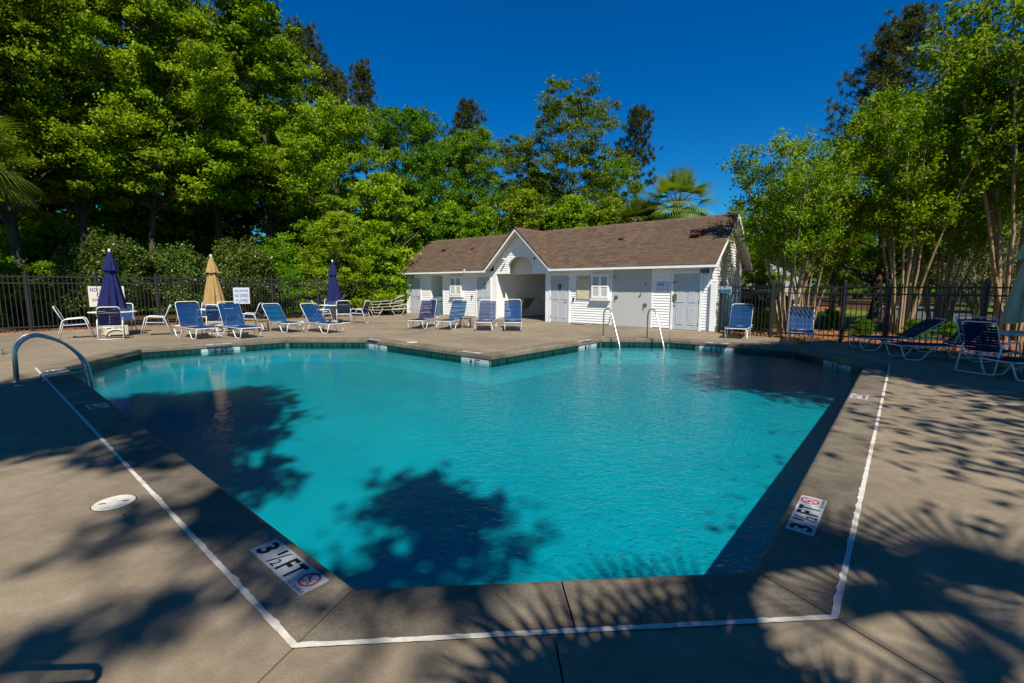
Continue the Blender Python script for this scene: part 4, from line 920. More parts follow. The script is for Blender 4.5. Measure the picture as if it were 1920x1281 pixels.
# local x runs along the edge (towards the camera), local y points into the pool
for k, x in enumerate((-0.25, 0.25)):
    m = MB(); m.tube([(x, -0.74, 0), (x, -0.72, 0.62), (x, -0.52, 0.80), (x, -0.18, 0.66), (x, 0.10, 0.30), (x, 0.13, -0.1), (x, 0.13, -1.05)], 0.022, 10, 0.26, fsteps=6); m.build('grab_rail', MT['steel'], ld, True)
    m = MB(); m.tube([(x, -0.46, 0.0), (x, -0.44, 0.09), (x, -0.2, 0.11), (x, 0.12, 0.13)], 0.012, 8, 0.08); m.build('brace', MT['steel'], ld, True)
    MB().lathe([(0.055, 0.0), (0.055, 0.008), (0.03, 0.02)], 14, x, -0.74).build('escutcheon', MT['steel'], ld, True)
for zz in (-0.42, -0.7): MB().bbox(-0.24, 0.24, 0.08, 0.19, zz, zz+0.03).build('tread', MT['tilewhite'], ld)

# ------------------------------------------------------------------ furniture
def strap_mesh(w, d, mat):
    k = ('strap', w, d, mat.name)
    if k not in CH:
        m = MB(); z = 0.012
        xs = (-w/2-0.012, -w/2+0.004, 0, w/2-0.004, w/2+0.012); zs = (-0.006, z, z-0.012, z, -0.006); vs = []
        for x, zz in zip(xs, zs): vs += [(x, -d/2, zz), (x, d/2, zz), (x, d/2, zz+0.004), (x, -d/2, zz+0.004)]
        fs = [(4*i+q, 4*i+(q+1) % 4, 4*i+4+(q+1) % 4, 4*i+4+q) for i in range(4) for q in range(4)]+[(3, 2, 1, 0), (16, 17, 18, 19)]
        CH[k] = m.add(vs, fs).mesh('strap', mat)
    return CH[k]
def chaise_parts(strap, frame):
    k = ('chaise', frame.name)
    if k not in CH:
        f = MB(); f.tube([(-0.31, 1.92, 0.31), (-0.31, 0.02, 0.315), (0.31, 0.02, 0.315), (0.31, 1.92, 0.31)], 0.0135, 8, 0.09); f.tube([(-0.31, 1.18, 0.31), (0.31, 1.18, 0.31)], 0.012, 8); f.tube([(-0.31, 1.915, 0.31), (0.31, 1.915, 0.31)], 0.0155, 8)
        legs = []
        for x in (-0.285, 0.285):
            for (y0, y1, y2, y3) in ((0.05, 0.16, 0.46, 0.66), (1.90, 1.70, 1.36, 1.16)):
                l = MB(); l.tube([(x, y0, 0.31), (x, y1, 0.014), (x, y2, 0.014), (x, y3, 0.30)], 0.0135, 8, 0.06); legs.append(l.mesh('leg', frame, True))
        b = MB(); b.tube([(-0.31, 0, 0), (-0.31, 0.82, 0), (0.31, 0.82, 0), (0.31, 0, 0)], 0.0135, 8, 0.10)
        p = MB(); p.tube([(-0.27, 0, 0), (-0.27, 1, 0), (0.27, 1, 0), (0.27, 0, 0)], 0.010, 6)
        CH[k] = (f.mesh('frame', frame, True), legs, b.mesh('backrest', frame, True), p)
    return CH[k]
def chaise(front, ang, recline, label, strap='strap', frame='frame', z=0.0, group='blue strap loungers', straps=True, pitchx=0.0):
    fm_, legs, bk, pr = chaise_parts(MT[strap], MT[frame])
    r = empty('lounger', (front[0], front[1], z), ang, label, 'lounger', group)
    if pitchx: r.rotation_euler = (pitchx, 0, ang)
    link('frame', fm_, r)
    for l in legs: link('leg', l, r)
    sm = strap_mesh(0.62, 0.050, MT[strap])
    if straps:
        k = 20
        for i in range(k): o = link('strap', sm, r); o.location = (0, 0.075+i*0.0565, 0.312)
    b = link('backrest', bk, r); b.location = (0, 1.20, 0.325); b.rotation_euler = (recline, 0, 0)
    for i in range(13 if straps else 0): o = link('strap', sm, b); o.location = (0, 0.035+i*0.0575, 0.004); 
    if recline > 0.15:
        # prop from the backrest down to the rear frame
        y0, z0 = 1.20+0.45*math.cos(recline), 0.325+0.45*math.sin(recline); dy = 1.86-y0; dz = 0.31-z0; L = math.hypot(dy, dz)
        m = MB(); m.tube([(-0.26, y0, z0), (-0.26, 1.86, 0.31)], 0.009, 6); m.tube([(0.26, y0, z0), (0.26, 1.86, 0.31)], 0.009, 6); m.build('prop', MT[frame], r, True)
    return r
def axis_ang(a):     # a = direction from the hinge to the front bar, in degrees; head lies along local +y
    return R(a)+math.pi/2
def front_of(hinge_px, a):
    h = G(hinge_px[0], hinge_px[1], 0.32); return (h.x+1.19*math.cos(R(a)), h.y+1.19*math.sin(R(a)))
chaise(front_of((361, 612), -37), axis_ang(-37), R(66), 'blue lounger nearest the left table with its back steeply raised')
chaise(front_of((440, 611), -37), axis_ang(-37), R(64), 'second blue lounger from the left, in front of the tan umbrella')
chaise(front_of((523, 603), -36), axis_ang(-36), R(48), 'bright blue lounger with lower back beside the tan stool', 'strap_teal')
chaise(front_of((595, 604), -36), axis_ang(-36), R(50), 'blue lounger in front of the far navy umbrella table', 'strap')
chaise((-3.56, 16.85), axis_ang(-101), R(64), 'navy lounger leftmost of the four by the pool house', 'strap_navy')
chaise((-2.50, 16.55), axis_ang(-108), R(62), 'bright blue lounger left of the small tan stool near the pool house', 'strap_teal')
chaise((-1.02, 16.13), axis_ang(-94), R(64), 'faded blue-grey lounger right of the small tan stool near the pool house', 'strap_grey')
chaise((0.03, 16.05), axis_ang(-90), R(66), 'blue lounger rightmost of the four by the pool house', 'strap')
chaise((6.70, 13.86), axis_ang(-122), R(56), 'blue lounger against the fence beside the pool house corner', 'strap')
chaise((7.94, 12.72), axis_ang(-122), R(57), 'blue lounger against the fence in front of the crape myrtle stems', 'strap')
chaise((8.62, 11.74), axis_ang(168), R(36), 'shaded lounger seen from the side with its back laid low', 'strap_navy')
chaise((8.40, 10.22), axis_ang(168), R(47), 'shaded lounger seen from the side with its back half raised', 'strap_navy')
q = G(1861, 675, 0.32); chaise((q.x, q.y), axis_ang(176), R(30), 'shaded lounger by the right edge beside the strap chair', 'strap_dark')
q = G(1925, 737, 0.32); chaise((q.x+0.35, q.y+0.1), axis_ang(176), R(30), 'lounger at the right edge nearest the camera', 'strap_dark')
# jumbled stack of bare loungers
sa = math.atan2(25.35-24.35, -6.0+7.5)
for k, (dx, dy, z, rz, px_, rc) in enumerate(((0, 0, 0.0, 0.0, 0, 0.05), (0.05, 0.05, 0.14, 0.04, 0.02, 0.10), (-0.15, 0.1, 0.27, -0.05, 0.04, 0.16), (-0.05, 0.16, 0.41, 0.06, 0.05, 0.30))):
    chaise((-7.55+dx, 24.35+dy), sa-math.pi/2+rz, rc, ['weathered tan lounger at the bottom of the stack by the fence', 'weathered tan lounger second from the bottom of the stack', 'weathered tan lounger third in the stack by the fence', 'weathered tan lounger on top of the stack, back tilted up'][k], 'strap_tan', 'frame_tan', z, 'stacked loungers', True, px_)

def chair_proto(strap):
    r = empty('strap_chair', (0, 0, 0)); fr = MT['frame']; x = 0.28
    for sg in (-1, 1):
        m = MB(); m.tube([(sg*x, 0.36, 0.014), (sg*x, 0.20, 0.61), (sg*x, -0.27, 0.57), (sg*x, -0.42, 0.014)], 0.0145, 8, 0.08); m.build('side_frame', fr, r, True)
    m = MB(); m.tube([(-x, -0.415, 0.03), (x, -0.415, 0.03)], 0.0135, 8); m.tube([(-x, -0.33, 0.36), (x, -0.33, 0.36)], 0.0115, 8); m.build('stretcher', fr, r, True)
    m = MB(); m.tube([(-0.25, -0.24, 0.40), (-0.25, 0.26, 0.425), (0.25, 0.26, 0.425), (0.25, -0.24, 0.40)], 0.0125, 8, 0.06); m.tube([(-x, 0.235, 0.42), (x, 0.235, 0.42)], 0.010, 6); m.tube([(-x, -0.24, 0.40), (x, -0.24, 0.40)], 0.010, 6); so_ = m.build('seat', fr, r, True)
    sm = strap_mesh(0.50, 0.045, MT[strap])
    for i in range(9): o = link('strap', sm, so_); o.location = (0, -0.20+i*0.052, 0.405+i*0.0026)
    m = MB(); m.tube([(-0.25, 0, 0), (-0.25, 0.60, 0), (0.25, 0.60, 0), (0.25, 0, 0)], 0.0135, 8, 0.09); b = m.build('backrest', fr, r, True); b.location = (0, -0.22, 0.40); b.rotation_euler = (R(112), 0, 0)
    for i in range(9): o = link('strap', sm, b); o.location = (0, 0.07+i*0.054, 0.004)
    return r
used = set(); protos = {k: chair_proto(k) for k in ('strap', 'strap_navy')}
def chair(x, y, ang, label, strap='strap', grp='strap chairs round the tables'):
    c = protos[strap] if strap not in used else copy_tree(protos[strap]); used.add(strap)
    c.location = (x, y, 0); c.rotation_euler = (0, 0, ang); return tag(c, label, 'chair', grp)
def face(dx, dy): return math.atan2(dy, dx)-math.pi/2

def table(x, y, label, rad=0.56, h=0.73):
    r = empty('round_table', (x, y, 0), 0.3, label, 'table', 'round white pool tables')
    m = MB(); m.lathe([(0.06, h-0.045), (rad-0.06, h-0.03), (rad-0.012, h-0.03), (rad, h-0.015), (rad-0.006, h), (rad-0.05, h+0.003), (0.03, h+0.003)], 40, cap=False); m.build('tabletop', MT['tabletop'], r, True)
    m = MB(); m.lathe([(0.20, 0.0), (0.19, 0.03), (0.09, 0.10), (0.075, 0.3), (0.085, h-0.08), (0.16, h-0.035)], 20); m.build('pedestal', MT['tablebeige'], r, True)
    for k in range(4):
        a = k*math.pi/2; m = MB(); m.tube([(0.08*math.cos(a), 0.08*math.sin(a), 0.11), (0.28*math.cos(a), 0.28*math.sin(a), 0.06), (0.38*math.cos(a), 0.38*math.sin(a), 0.02)], [0.035, 0.03, 0.02], 8); m.build('foot', MT['tablebeige'], r, True)
    return r
def umbrella(x, y, mat, label, top=2.62, lean=0.0, az=0.0, rad=0.30, low=0.86, seed=0, rot=0.0):
    r = empty('umbrella', (x, y, 0), rot, label, 'umbrella', 'closed umbrellas'); r.rotation_euler = (lean*math.cos(az), lean*math.sin(az), rot)
    m = MB(); m.tube([(0, 0, 0.03), (0, 0, top-0.02)], 0.021, 10); m.build('pole', MT['frame'], r, True)
    m = MB(); m.lathe([(0.03, top-0.03), (0.035, top-0.015), (0.022, top), (0.04, top+0.03), (0.028, top+0.06), (0.001, top+0.072)], 12); m.build('finial', MT['frame'], r, True)
    rg_ = random.Random(seed); nf = 8; NS = 64
    def canopy(zs, rs, name, depth, ph, wob):
        m = MB(); vs = []; offs = [rg_.uniform(-0.3, 0.3) for _ in range(nf)]
        for j, (zz, rr) in enumerate(zip(zs, rs)):
            f = j/(len(zs)-1)
            for i in range(NS):
                th = 2*math.pi*i/NS; c = nf*th/2+ph+0.5*math.sin(th*2+ph)+0.15*math.sin(zz*5+th*3); fold = abs(math.sin(c)); k_ = 1-depth*f**0.5*(1-fold**0.7)*(1+0.3*offs[int(nf*i/NS)])
                k_ *= 1+0.08*f*math.sin(3*th+ph*2)
                vs.append((rr*k_*math.cos(th), rr*k_*math.sin(th), zz+wob*f*f*math.sin(th*4+ph)))
        m.add(vs, [(j*NS+i, j*NS+(i+1) % NS, (j+1)*NS+(i+1) % NS, (j+1)*NS+i) for j in range(len(zs)-1) for i in range(NS)]); return m.build(name, mat, r, True)
    H_ = top-low; t0 = top-0.30*H_
    zs = [t0+0.08-(t0+0.08-low)*i/14 for i in range(15)]; rs = [0.075+(rad-0.075)*(i/14)**0.85 for i in range(15)]; canopy(zs, rs, 'canopy', 0.45, 0.4+seed, 0.02)
    zs = [top-0.03-(0.32*H_)*i/8 for i in range(9)]; rs = [0.035+(0.60*rad-0.035)*(i/8)**0.9 for i in range(9)]; canopy(zs, rs, 'vent_tier', 0.35, 1.1+seed, 0.015)
    m = MB(); m.tube([(0.098*math.cos(a*0.3), 0.098*math.sin(a*0.3), t0-0.12) for a in range(21)], 0.008, 6, closed=True); m.build('tie_strap', mat, r, True)
    return r
def stool(x, y, ang, label):
    r = empty('side_stool', (x, y, 0), ang, label, 'stool', 'tan resin stools')
    m = MB(); m.bbox(-0.21, 0.21, -0.21, 0.21, 0.385, 0.42, 0.012); m.bbox(-0.185, 0.185, -0.185, 0.185, 0.33, 0.384, 0.006); m.build('seat', MT['stool'], r)
    for sx in (-1, 1):
        for sy in (-1, 1):
            m = MB(); t = [(0.175, 0.384), (0.215, 0.0)]; vs = []
            for c, zz in t: vs += [(sx*(c-0.025), sy*(c-0.025), zz), (sx*(c+0.025), sy*(c-0.025), zz), (sx*(c+0.025), sy*(c+0.025), zz), (sx*(c-0.025), sy*(c+0.025), zz)]
            m.add(vs, [(0, 1, 5, 4), (1, 2, 6, 5), (2, 3, 7, 6), (3, 0, 4, 7), (4, 5, 6, 7)]); m.build('leg', MT['stool'], r)
# group 1
T1 = (-12.48, 14.50); table(*T1, 'round white table under the near navy umbrella at the left fence', 0.60, 0.76)
umbrella(T1[0], T1[1], MT['navy'], 'closed navy umbrella in front of the NO LIFEGUARD sign', 2.62, R(2.2), R(75), 0.37, 0.88, 1)
chair(-13.05, 13.86, face(0.78, 0.62), 'strap chair in profile left of the near navy umbrella table', 'strap')
chair(-11.82, 13.62, face(-0.62, 0.8), 'strap chair with its dark back to the pool at the near navy umbrella table', 'strap_navy')
chair(-11.36, 14.72, face(-0.82, -0.5), 'strap chair in profile right of the near navy umbrella table', 'strap')
chair(-13.05, 15.50, face(0.5, -0.86), 'strap chair half hidden behind the near navy umbrella table', 'strap')
pz = empty('resin_stand', (-12.28, 14.32, 0), 0.6, 'beige resin frame leaning under the near navy umbrella table', 'stand')
m = MB(); m.bbox(-0.30, 0.30, -0.05, 0.05, 0.05, 0.34); m.build('body', MT['tablebeige'], pz)
m = MB(); m.tube([(-0.25*math.cos(a*0.3142), -0.055, 0.02+0.20*math.sin(a*0.3142)) for a in range(11)], 0.03, 8); m.build('arch', MT['frame_tan'], pz, True)
for k in range(3): MB().box(-0.2+k*0.16, -0.11+k*0.16, -0.053, -0.051, 0.25, 0.29).build('slot', MT['black'], pz)
# group 2
T2 = (AT(402, 580, 16.3).x, 16.3); table(*T2, 'round white table under the tan umbrella behind the blue loungers', 0.58, 0.76)
umbrella(T2[0], T2[1], MT['tan'], 'closed tan umbrella beside the SHALLOW WATER sign', 2.58, R(1.2), R(200), 0.36, 0.90, 2)
p = AT(389, 590, 17.3); chair(p.x, 17.3, face(0.35, -0.94), 'blue strap chair behind the tan umbrella table facing the pool', 'strap')
p = AT(466, 590, 16.4); chair(p.x, 16.4, face(-0.9, -0.2), 'blue strap chair right of the tan umbrella table', 'strap')
p = AT(408, 600, 15.4); chair(p.x, 15.45, face(-0.35, 0.94), 'strap chair between the two left loungers at the tan umbrella table', 'strap')
p = G(493, 622); stool(p.x, p.y, 0.6, 'tan resin stool between the left loungers')
# group 3
T3 = (AT(626, 574, 20.0).x, 20.0); table(*T3, 'round white table under the far navy umbrella by the stacked loungers', 0.60, 0.76)
umbrella(T3[0], T3[1], MT['navy'], 'closed navy umbrella farthest from the camera near the stacked loungers', 2.60, R(1.0), R(40), 0.33, 0.92, 3)
p = G(642, 606); chair(p.x, p.y+0.2, face(-0.35, 0.94), 'strap chair with its dark back to the pool at the far navy umbrella table', 'strap_navy')
p = AT(672, 590, 19.8); chair(p.x, 19.85, face(-0.95, 0.1), 'strap chair in profile right of the far navy umbrella table', 'strap')
p = AT(619, 580, 20.9); chair(p.x, 20.9, face(0.3, -0.95), 'strap chair behind the far navy umbrella table', 'strap')
p = AT(606, 590, 19.3); chair(p.x, 19.3, face(0.8, 0.5), 'strap chair left of the far navy umbrella table', 'strap')
p = G(874, 615.5); stool(p.x, p.y+0.1, 0.35, 'small tan stool between the loungers near the pool house')
# right group
T4 = (9.72, 8.62); table(*T4, 'round white table in shade at the right edge', 0.60, 0.72)
umbrella(T4[0]-0.02, T4[1], MT['cream'], 'closed beige umbrella at the right edge', 2.70, R(2.5), R(230), 0.42, 0.92, 5)
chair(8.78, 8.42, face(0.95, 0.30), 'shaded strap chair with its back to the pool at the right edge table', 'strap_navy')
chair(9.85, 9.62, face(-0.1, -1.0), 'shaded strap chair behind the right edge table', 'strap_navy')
chair(-1.72, 0.58, face(0.05, -1.0), 'strap chair close beside the photographer at the lower left', 'strap')
chair(-11.95, 10.2, face(0.9, -0.3), 'strap chair cut by the left edge beyond the ladder', 'strap')
# ------------------------------------------------------------------ land beyond the fences
def sheet(name, poly, z, mat):
    V, comps = sheet_pieces(poly, [], []); m = MB(); m.add([(v.x, v.y, z) for v in V], [f for c in comps for f in c]); o = m.build(name, mat); o['kind'] = 'structure'; return o
sheet('mulch_bed', [(7.3, 16.3), (8.2, 14.7), (9.6, 13.5), (10.2, 12.5), (10.95, 10.6), (11.5, 8.4), (12.1, 5), (16, 6), (17.5, 12), (15, 17.5), (8.6, 18.4)], -0.05, MT['mulch'])
sheet('mulch_strip', [(-6.4, 26.5), (-13.9, 18.2), (-18.5, 12.9), (-19.8, 14.1), (-15.2, 20.0), (-7.6, 27.8)], -0.05, MT['mulch'])
sheet('road', [(7.5, 20.2), (12, 19.6), (17, 19.8), (22, 22), (27, 27), (40, 44), (36, 46), (24, 29.5), (19.5, 25), (15, 23.6), (7.5, 24.2)], -0.046, MT['road'])
sheet('lawn', [(17.0, 12.5), (30, 13), (60, 30), (60, 60), (42, 46), (28.5, 27.5), (23, 21.6), (17.8, 18.2)], -0.052, MT['grass'])
sheet('verge', [(7.5, 24.5), (15, 24.0), (19.2, 25.6), (23.5, 30), (24, 33), (17, 28.4), (8, 27.4)], -0.048, MT['grass'])
sheet('mulch_island', [(8, 27.6), (17, 28.6), (24, 33.2), (28, 42), (6, 40)], -0.05, MT['mulch'])

# ------------------------------------------------------------------ foliage
NR = np.random.default_rng(7)
def quads_mesh(name, P, mat, tone):
    n = len(P)//4; me = bpy.data.meshes.new(name); me.vertices.add(n*4); me.vertices.foreach_set('co', P.astype(np.float32).ravel())
    me.loops.add(n*4); me.loops.foreach_set('vertex_index', np.arange(n*4, dtype=np.int32)); me.polygons.add(n)
    me.polygons.foreach_set('loop_start', np.arange(0, n*4, 4, dtype=np.int32)); me.polygons.foreach_set('loop_total', np.full(n, 4, np.int32))
    me.update(calc_edges=True); a = me.attributes.new('tone', 'FLOAT', 'FACE'); a.data.foreach_set('value', tone.astype(np.float32)); me.materials.append(mat); return me
def nrm(a): return a/np.maximum(np.linalg.norm(a, axis=1, keepdims=True), 1e-9)
def leaf_quads(C, size, aspect=0.6, up=0.5, var=0.35, droop=0.0):
    n = len(C); N = nrm(NR.normal(size=(n, 3))+np.array([0.12, -0.62, 0.75])*up); A = NR.normal(size=(n, 3)); A[:, 2] -= droop; T = nrm(np.cross(np.cross(N, A), N)); B = np.cross(N, T)
    L = size*(1+var*NR.uniform(-1, 1, n))[:, None]; W = L*aspect; f = 0.12*L
    P = np.stack([C-T*L*0.5, C+B*W*0.5+N*f-T*L*0.08, C+T*L*0.5, C-B*W*0.5+N*f-T*L*0.08], 1); return P.reshape(-1, 3)
def crown_points(boughs, per, sub=7, flat=0.55, spread=0.45):
    """boughs: (n,4) centres and radii -> leaf centres grouped into twigs, plus one tone per leaf"""
    out, tone = [], []
    for x, y, z, r in boughs:
        k = max(3, int(sub*(0.7+0.6*NR.random()))); D = nrm(NR.normal(size=(k, 3))); D[:, 2] = np.abs(D[:, 2])*0.9-0.15
        tw = np.array([x, y, z])+D*r*np.array([1, 1, flat])*NR.uniform(0.35, 1.0, (k, 1)); m = max(1, int(per/k)); tb = NR.normal(0, 0.12)
        for t in tw:
            p = t+NR.normal(size=(m, 3))*np.array([1, 1, 0.55])*r*spread*0.6; out.append(p); tone.append(np.clip(0.5+tb+NR.normal(0, 0.10)+NR.normal(0, 0.24, m), 0, 1))
    return np.concatenate(out), np.concatenate(tone)
def limb(mb, a, b, r0, r1, sag=0.15, n=5, seg=6, wob=0.06):
    a, b = np.array(a, float), np.array(b, float); L = np.linalg.norm(b-a); pts = []
    for i in range(n+1):
        t = i/n; p = a*(1-t)+b*t; p[2] += sag*L*math.sin(math.pi*t)*0.5; p += NR.normal(size=3)*wob*L*math.sin(math.pi*t)*0.5; pts.append(p)
    mb.tube(pts, [r0+(r1-r0)*i/n for i in range(n+1)], seg, cap=False)
TREE = {}
def broad(key, H, z0, Rc, nb, per, leaf, mat, bark='bark', shape='oval', tr=0.20, up=0.5, br=(0.8, 1.5), lean=0.0, sparse=False, inner=0.35, flat=0.55, aspect=0.6):
    bo = []
    while len(bo) < nb:
        t = NR.random(); z = z0+(H-z0)*t
        if shape == 'oval': w = math.sin(math.pi*(0.12+0.83*t))**0.6
        elif shape == 'cone': w = (1-t)**0.7*0.95+0.08
        elif shape == 'vase': w = 0.35+0.75*t if t < 0.75 else 1.0*(1-(t-0.75)/0.25*0.55)
        elif shape == 'round': w = math.sqrt(max(0.05, 1-((t-0.52)/0.60)**2))
        elif shape == 'dome': w = math.sqrt(max(0.02, 1-t*t))
        elif shape == 'column': w = 0.75+0.25*math.sin(6*t) if t < 0.85 else 0.75*(1-(t-0.85)/0.3)
        a = NR.uniform(0, 2*math.pi); rho = (inner+(1-inner)*NR.random()**0.5)*Rc*w*(0.85+0.28*math.sin(3*a+5*t)+0.1*NR.normal())
        r = NR.uniform(*br)*(0.75+0.4*w); bo.append((rho*math.cos(a)+lean*t, rho*math.sin(a), z, r))
    bo = np.array(bo); C, tone = crown_points(bo, per, flat=flat); C = C[C[:, 2] > 0.1] if False else C
    me = quads_mesh('crown', leaf_quads(C, leaf, aspect, up), MT[mat], tone)
    tb = MB(); zt = z0+(H-z0)*0.8; pts = [np.array([0, 0, -0.15])]; n = 8
    for i in range(1, n+1): t = i/n; pts.append(np.array([lean*t*0.8+NR.normal()*0.06*H*0.1, NR.normal()*0.06*H*0.1, zt*t]))
    rad = [tr*1.5]+[tr*(1-0.85*i/n) for i in range(1, n+1)]; tb.tube(pts, rad, 9, cap=False)
    idx = NR.permutation(len(bo))[:min(len(bo), 64)]
    for i in idx:
        b = bo[i]; zz = max(z0*0.55, b[2]-abs(NR.normal(0.0, 0.8))-0.45*math.hypot(b[0], b[1])); k = min(max(zz/zt*n, 0), n-0.01); q = int(k); p = pts[q]*(1-(k-q))+pts[q+1]*(k-q); rr = max(0.02, tr*(1-0.85*k/n)*0.5)
        limb(tb, p, b[:3], rr, 0.008, 0.1, 5, 5)
    TREE[key] = (tb.mesh('trunk', MT[bark], True), me)
def grow(key, x, y, s, rz, label, name='broadleaf_tree', cat='tree', group=None, sz=None):
    r = empty(name, (x, y, -0.05), rz, label, cat, group); r.scale = (s, s, sz if sz else s); t, c = TREE[key]; link('trunk', t, r); link('crown', c, r); return r
def at_px(px, Y): return (px-960)/FPX*Y

broad('woodA', 19, 5.6, 4.4, 230, 270, 0.16, 'leafA', shape='round', tr=0.22, br=(0.35, 0.9), flat=1.0, up=0.9, inner=0.2)
broad('woodB', 21, 6.2, 4.2, 230, 270, 0.16, 'leafA', tr=0.25, br=(0.30, 0.9), shape='column', flat=0.9, up=0.9, inner=0.2)
broad('woodC', 20, 5.6, 4.4, 220, 270, 0.16, 'leafB', shape='round', tr=0.2, br=(0.35, 0.9), flat=1.0, up=0.9, inner=0.2)
broad('bright', 13, 2.2, 3.4, 240, 230, 0.15, 'leafB', 'bark_pale', shape='round', tr=0.15, br=(0.3, 0.8), flat=1.0, up=0.9, inner=0.2)
broad('mid', 14, 2.5, 3.9, 240, 230, 0.165, 'leafC', shape='round', tr=0.2, br=(0.35, 0.9), flat=1.0, up=0.9, inner=0.2)
broad('olive', 14.5, 2.6, 4.3, 300, 170, 0.145, 'leafD', 'bark_pale', 'round', tr=0.16, br=(0.3, 0.75), up=0.5, flat=0.9, inner=0.15)
broad('under', 6.0, 0.4, 2.6, 190, 150, 0.135, 'leafB', 'bark_pale', 'dome', tr=0.08, br=(0.25, 0.65), flat=0.95, up=0.9, inner=0.25)
broad('bush', 3.2, 0.1, 1.9, 70, 190, 0.13, 'leafC', 'bark', 'dome', tr=0.05, br=(0.4, 0.75))
broad('bushA', 3.0, 0.1, 1.9, 70, 170, 0.15, 'leafA', 'bark', 'dome', tr=0.05, br=(0.4, 0.8))
broad('oak', 11, 2.8, 4.2, 120, 220, 0.17, 'leafC', tr=0.24, br=(0.8, 1.4), shape='dome', flat=0.4)

# woodland left: front row, crowns overtopping the frame
LW = 'tall trees of the woodland left of the pool'
LMK = [(-1e9, 'outside the left edge'), (0, 'behind the left edge palm'), (130, 'behind the near navy umbrella'), (280, 'left of the tan umbrella'), (370, 'behind the tan umbrella'), (460, 'right of the SHALLOW WATER sign'), (555, 'behind the far navy umbrella'), (660, 'behind the stacked loungers'), (755, 'above the left wing of the roof'), (860, 'above the entry gable'), (950, 'just right of the entry gable'), (1040, 'above the middle of the roof'), (1120, 'above the right half of the roof'), (1190, 'under the palms'), (1390, 'right of the pool house gable'), (1480, 'behind the crape myrtle nearest the pool house'), (1545, 'left of the dark oak'), (1620, 'behind the dark oak'), (1680, 'behind the tallest crape myrtle'), (1740, 'right of the tallest crape myrtle'), (1810, 'behind the bleached arching shrub'), (1870, 'above the beige umbrella'), (1920, 'outside the right edge')]
def where(px, Y):
    l = [t for x, t in LMK if px >= x][-1]; r = 'nearest row' if Y < 24 else 'second row' if Y < 29.5 else 'third row' if Y < 35 else 'fourth row' if Y < 41 else 'far row' if Y < 47 else 'farthest row'
    return l+', '+r
WOOD = [('woodA', -150, 19.5, 1.0), ('woodB', 40, 22.0, 1.0), ('woodA', 170, 24.5, 1.05), ('woodC', 300, 25.5, 1.0), ('woodA', 415, 28.5, 1.1), ('woodB', 512, 30.5, 0.95),
        ('woodB', -60, 28, 1.0), ('woodA', 110, 30.5, 1.15), ('woodA', 250, 33, 1.2), ('woodB', 370, 35, 1.05), ('woodA', 470, 38, 1.15), ('woodB', 20, 38, 1.05), ('woodA', 180, 42, 1.2), ('woodB', 330, 45, 1.1), ('woodA', -330, 22, 1.0), ('woodB', -420, 30, 1.05), ('woodA', -20, 50, 1.1), ('woodB', 440, 52, 1.1), ('mid', 560, 48, 1.3), ('mid', 600, 40, 1.0)]
for i, (k, px, Y, s) in enumerate(WOOD):
    grow(k, at_px(px, Y), Y, s*NR.uniform(0.96, 1.05), NR.uniform(-0.9, 0.9), 'tall woodland tree '+where(px, Y), 'woodland_tree', 'tree', LW)
# middle belt
def sized(key, px, Y, toppx, base_H, label, sx=1.0, name='broadleaf_tree'):
    z = AT(px, toppx, Y).z; s = z/base_H; return grow(key, at_px(px, Y), Y, s*sx, NR.uniform(-0.9, 0.9), label, name, 'tree', None, s)
sized('bright', 640, 29, 208, 13, 'bright yellow-green tree between the tall woodland and the pool house', 1.05)
sized('mid', 770, 33, 210, 14, 'dense mid-green tree rising behind the left end of the pool house', 0.9)
sized('mid', 885, 36, 250, 14, 'green tree behind the entry gable of the pool house', 0.85)
sized('olive', 1062, 33, 175, 14.5, 'tall sparse olive-green tree rising above the middle of the pool house roof', 1.0)
sized('olive', 960, 39, 265, 14.5, 'smaller sparse olive tree just left of the tall sparse olive one', 0.8)
sized('mid', 1150, 38, 300, 14, 'green tree in the gap between the tall sparse olive tree and the palms', 0.75)
sized('mid', 830, 42, 270, 14, 'farther green tree behind the pool house, under the small pine top', 0.9)
sized('bright', 560, 32, 240, 13, 'bright green tree at the right edge of the tall woodland', 0.9)
sized('under', 722, 28.5, 330, 6.0, 'bright green small tree overhanging the left end of the pool house roof', 1.0)
sized('under', 640, 25.5, 400, 6.0, 'bright green small tree behind the far navy umbrella', 0.95)
BK = 'understorey trees behind the pool house'
for px, Y, t in ((840, 33.5, 380), (905, 33, 390), (985, 31, 360), (1070, 29.5, 370), (1135, 28, 375), (1205, 27.5, 385), (780, 36, 360), (1010, 36, 330)):
    s = AT(px, t, Y).z/6.0; grow('under' if px % 2 else 'oak' if False else 'under', at_px(px, Y), Y, s*0.95, NR.uniform(-0.9, 0.9), 'low leafy tree '+where(px, Y), 'understorey_tree', 'tree', BK, s)
US = 'bushes behind the left fence'
for px, Y, k, s in ((20, 18.3, 'bushA', 0.8), (95, 20.5, 'bush', 0.8), (160, 23, 'bush', 0.8), (250, 25.5, 'bush', 0.75), (330, 26.5, 'bush', 0.7), (400, 27.5, 'bush', 0.8), (540, 24.5, 'bush', 0.75), (585, 25.8, 'bushA', 0.8), (700, 27.2, 'bushA', 0.9), (130, 29, 'bushA', 1.9), (260, 30, 'bush', 1.9), (345, 31, 'bushA', 2.0), (420, 33, 'bush', 2.0), (190, 36, 'bushA', 2.4), (300, 40, 'bush', 2.6), (70, 34, 'bush', 2.2), (0, 31, 'bushA', 2.0), (520, 28, 'bush', 1.3), (480, 31, 'bushA', 1.5), (745, 28.6, 'bushA', 0.95), (60, 26, 'bush', 1.2), (-60, 19, 'bush', 1.0)):
    grow(k, at_px(px, Y), Y, s, NR.uniform(0, 6.28), 'loose green bush '+where(px, Y), 'bush', 'bush', US)
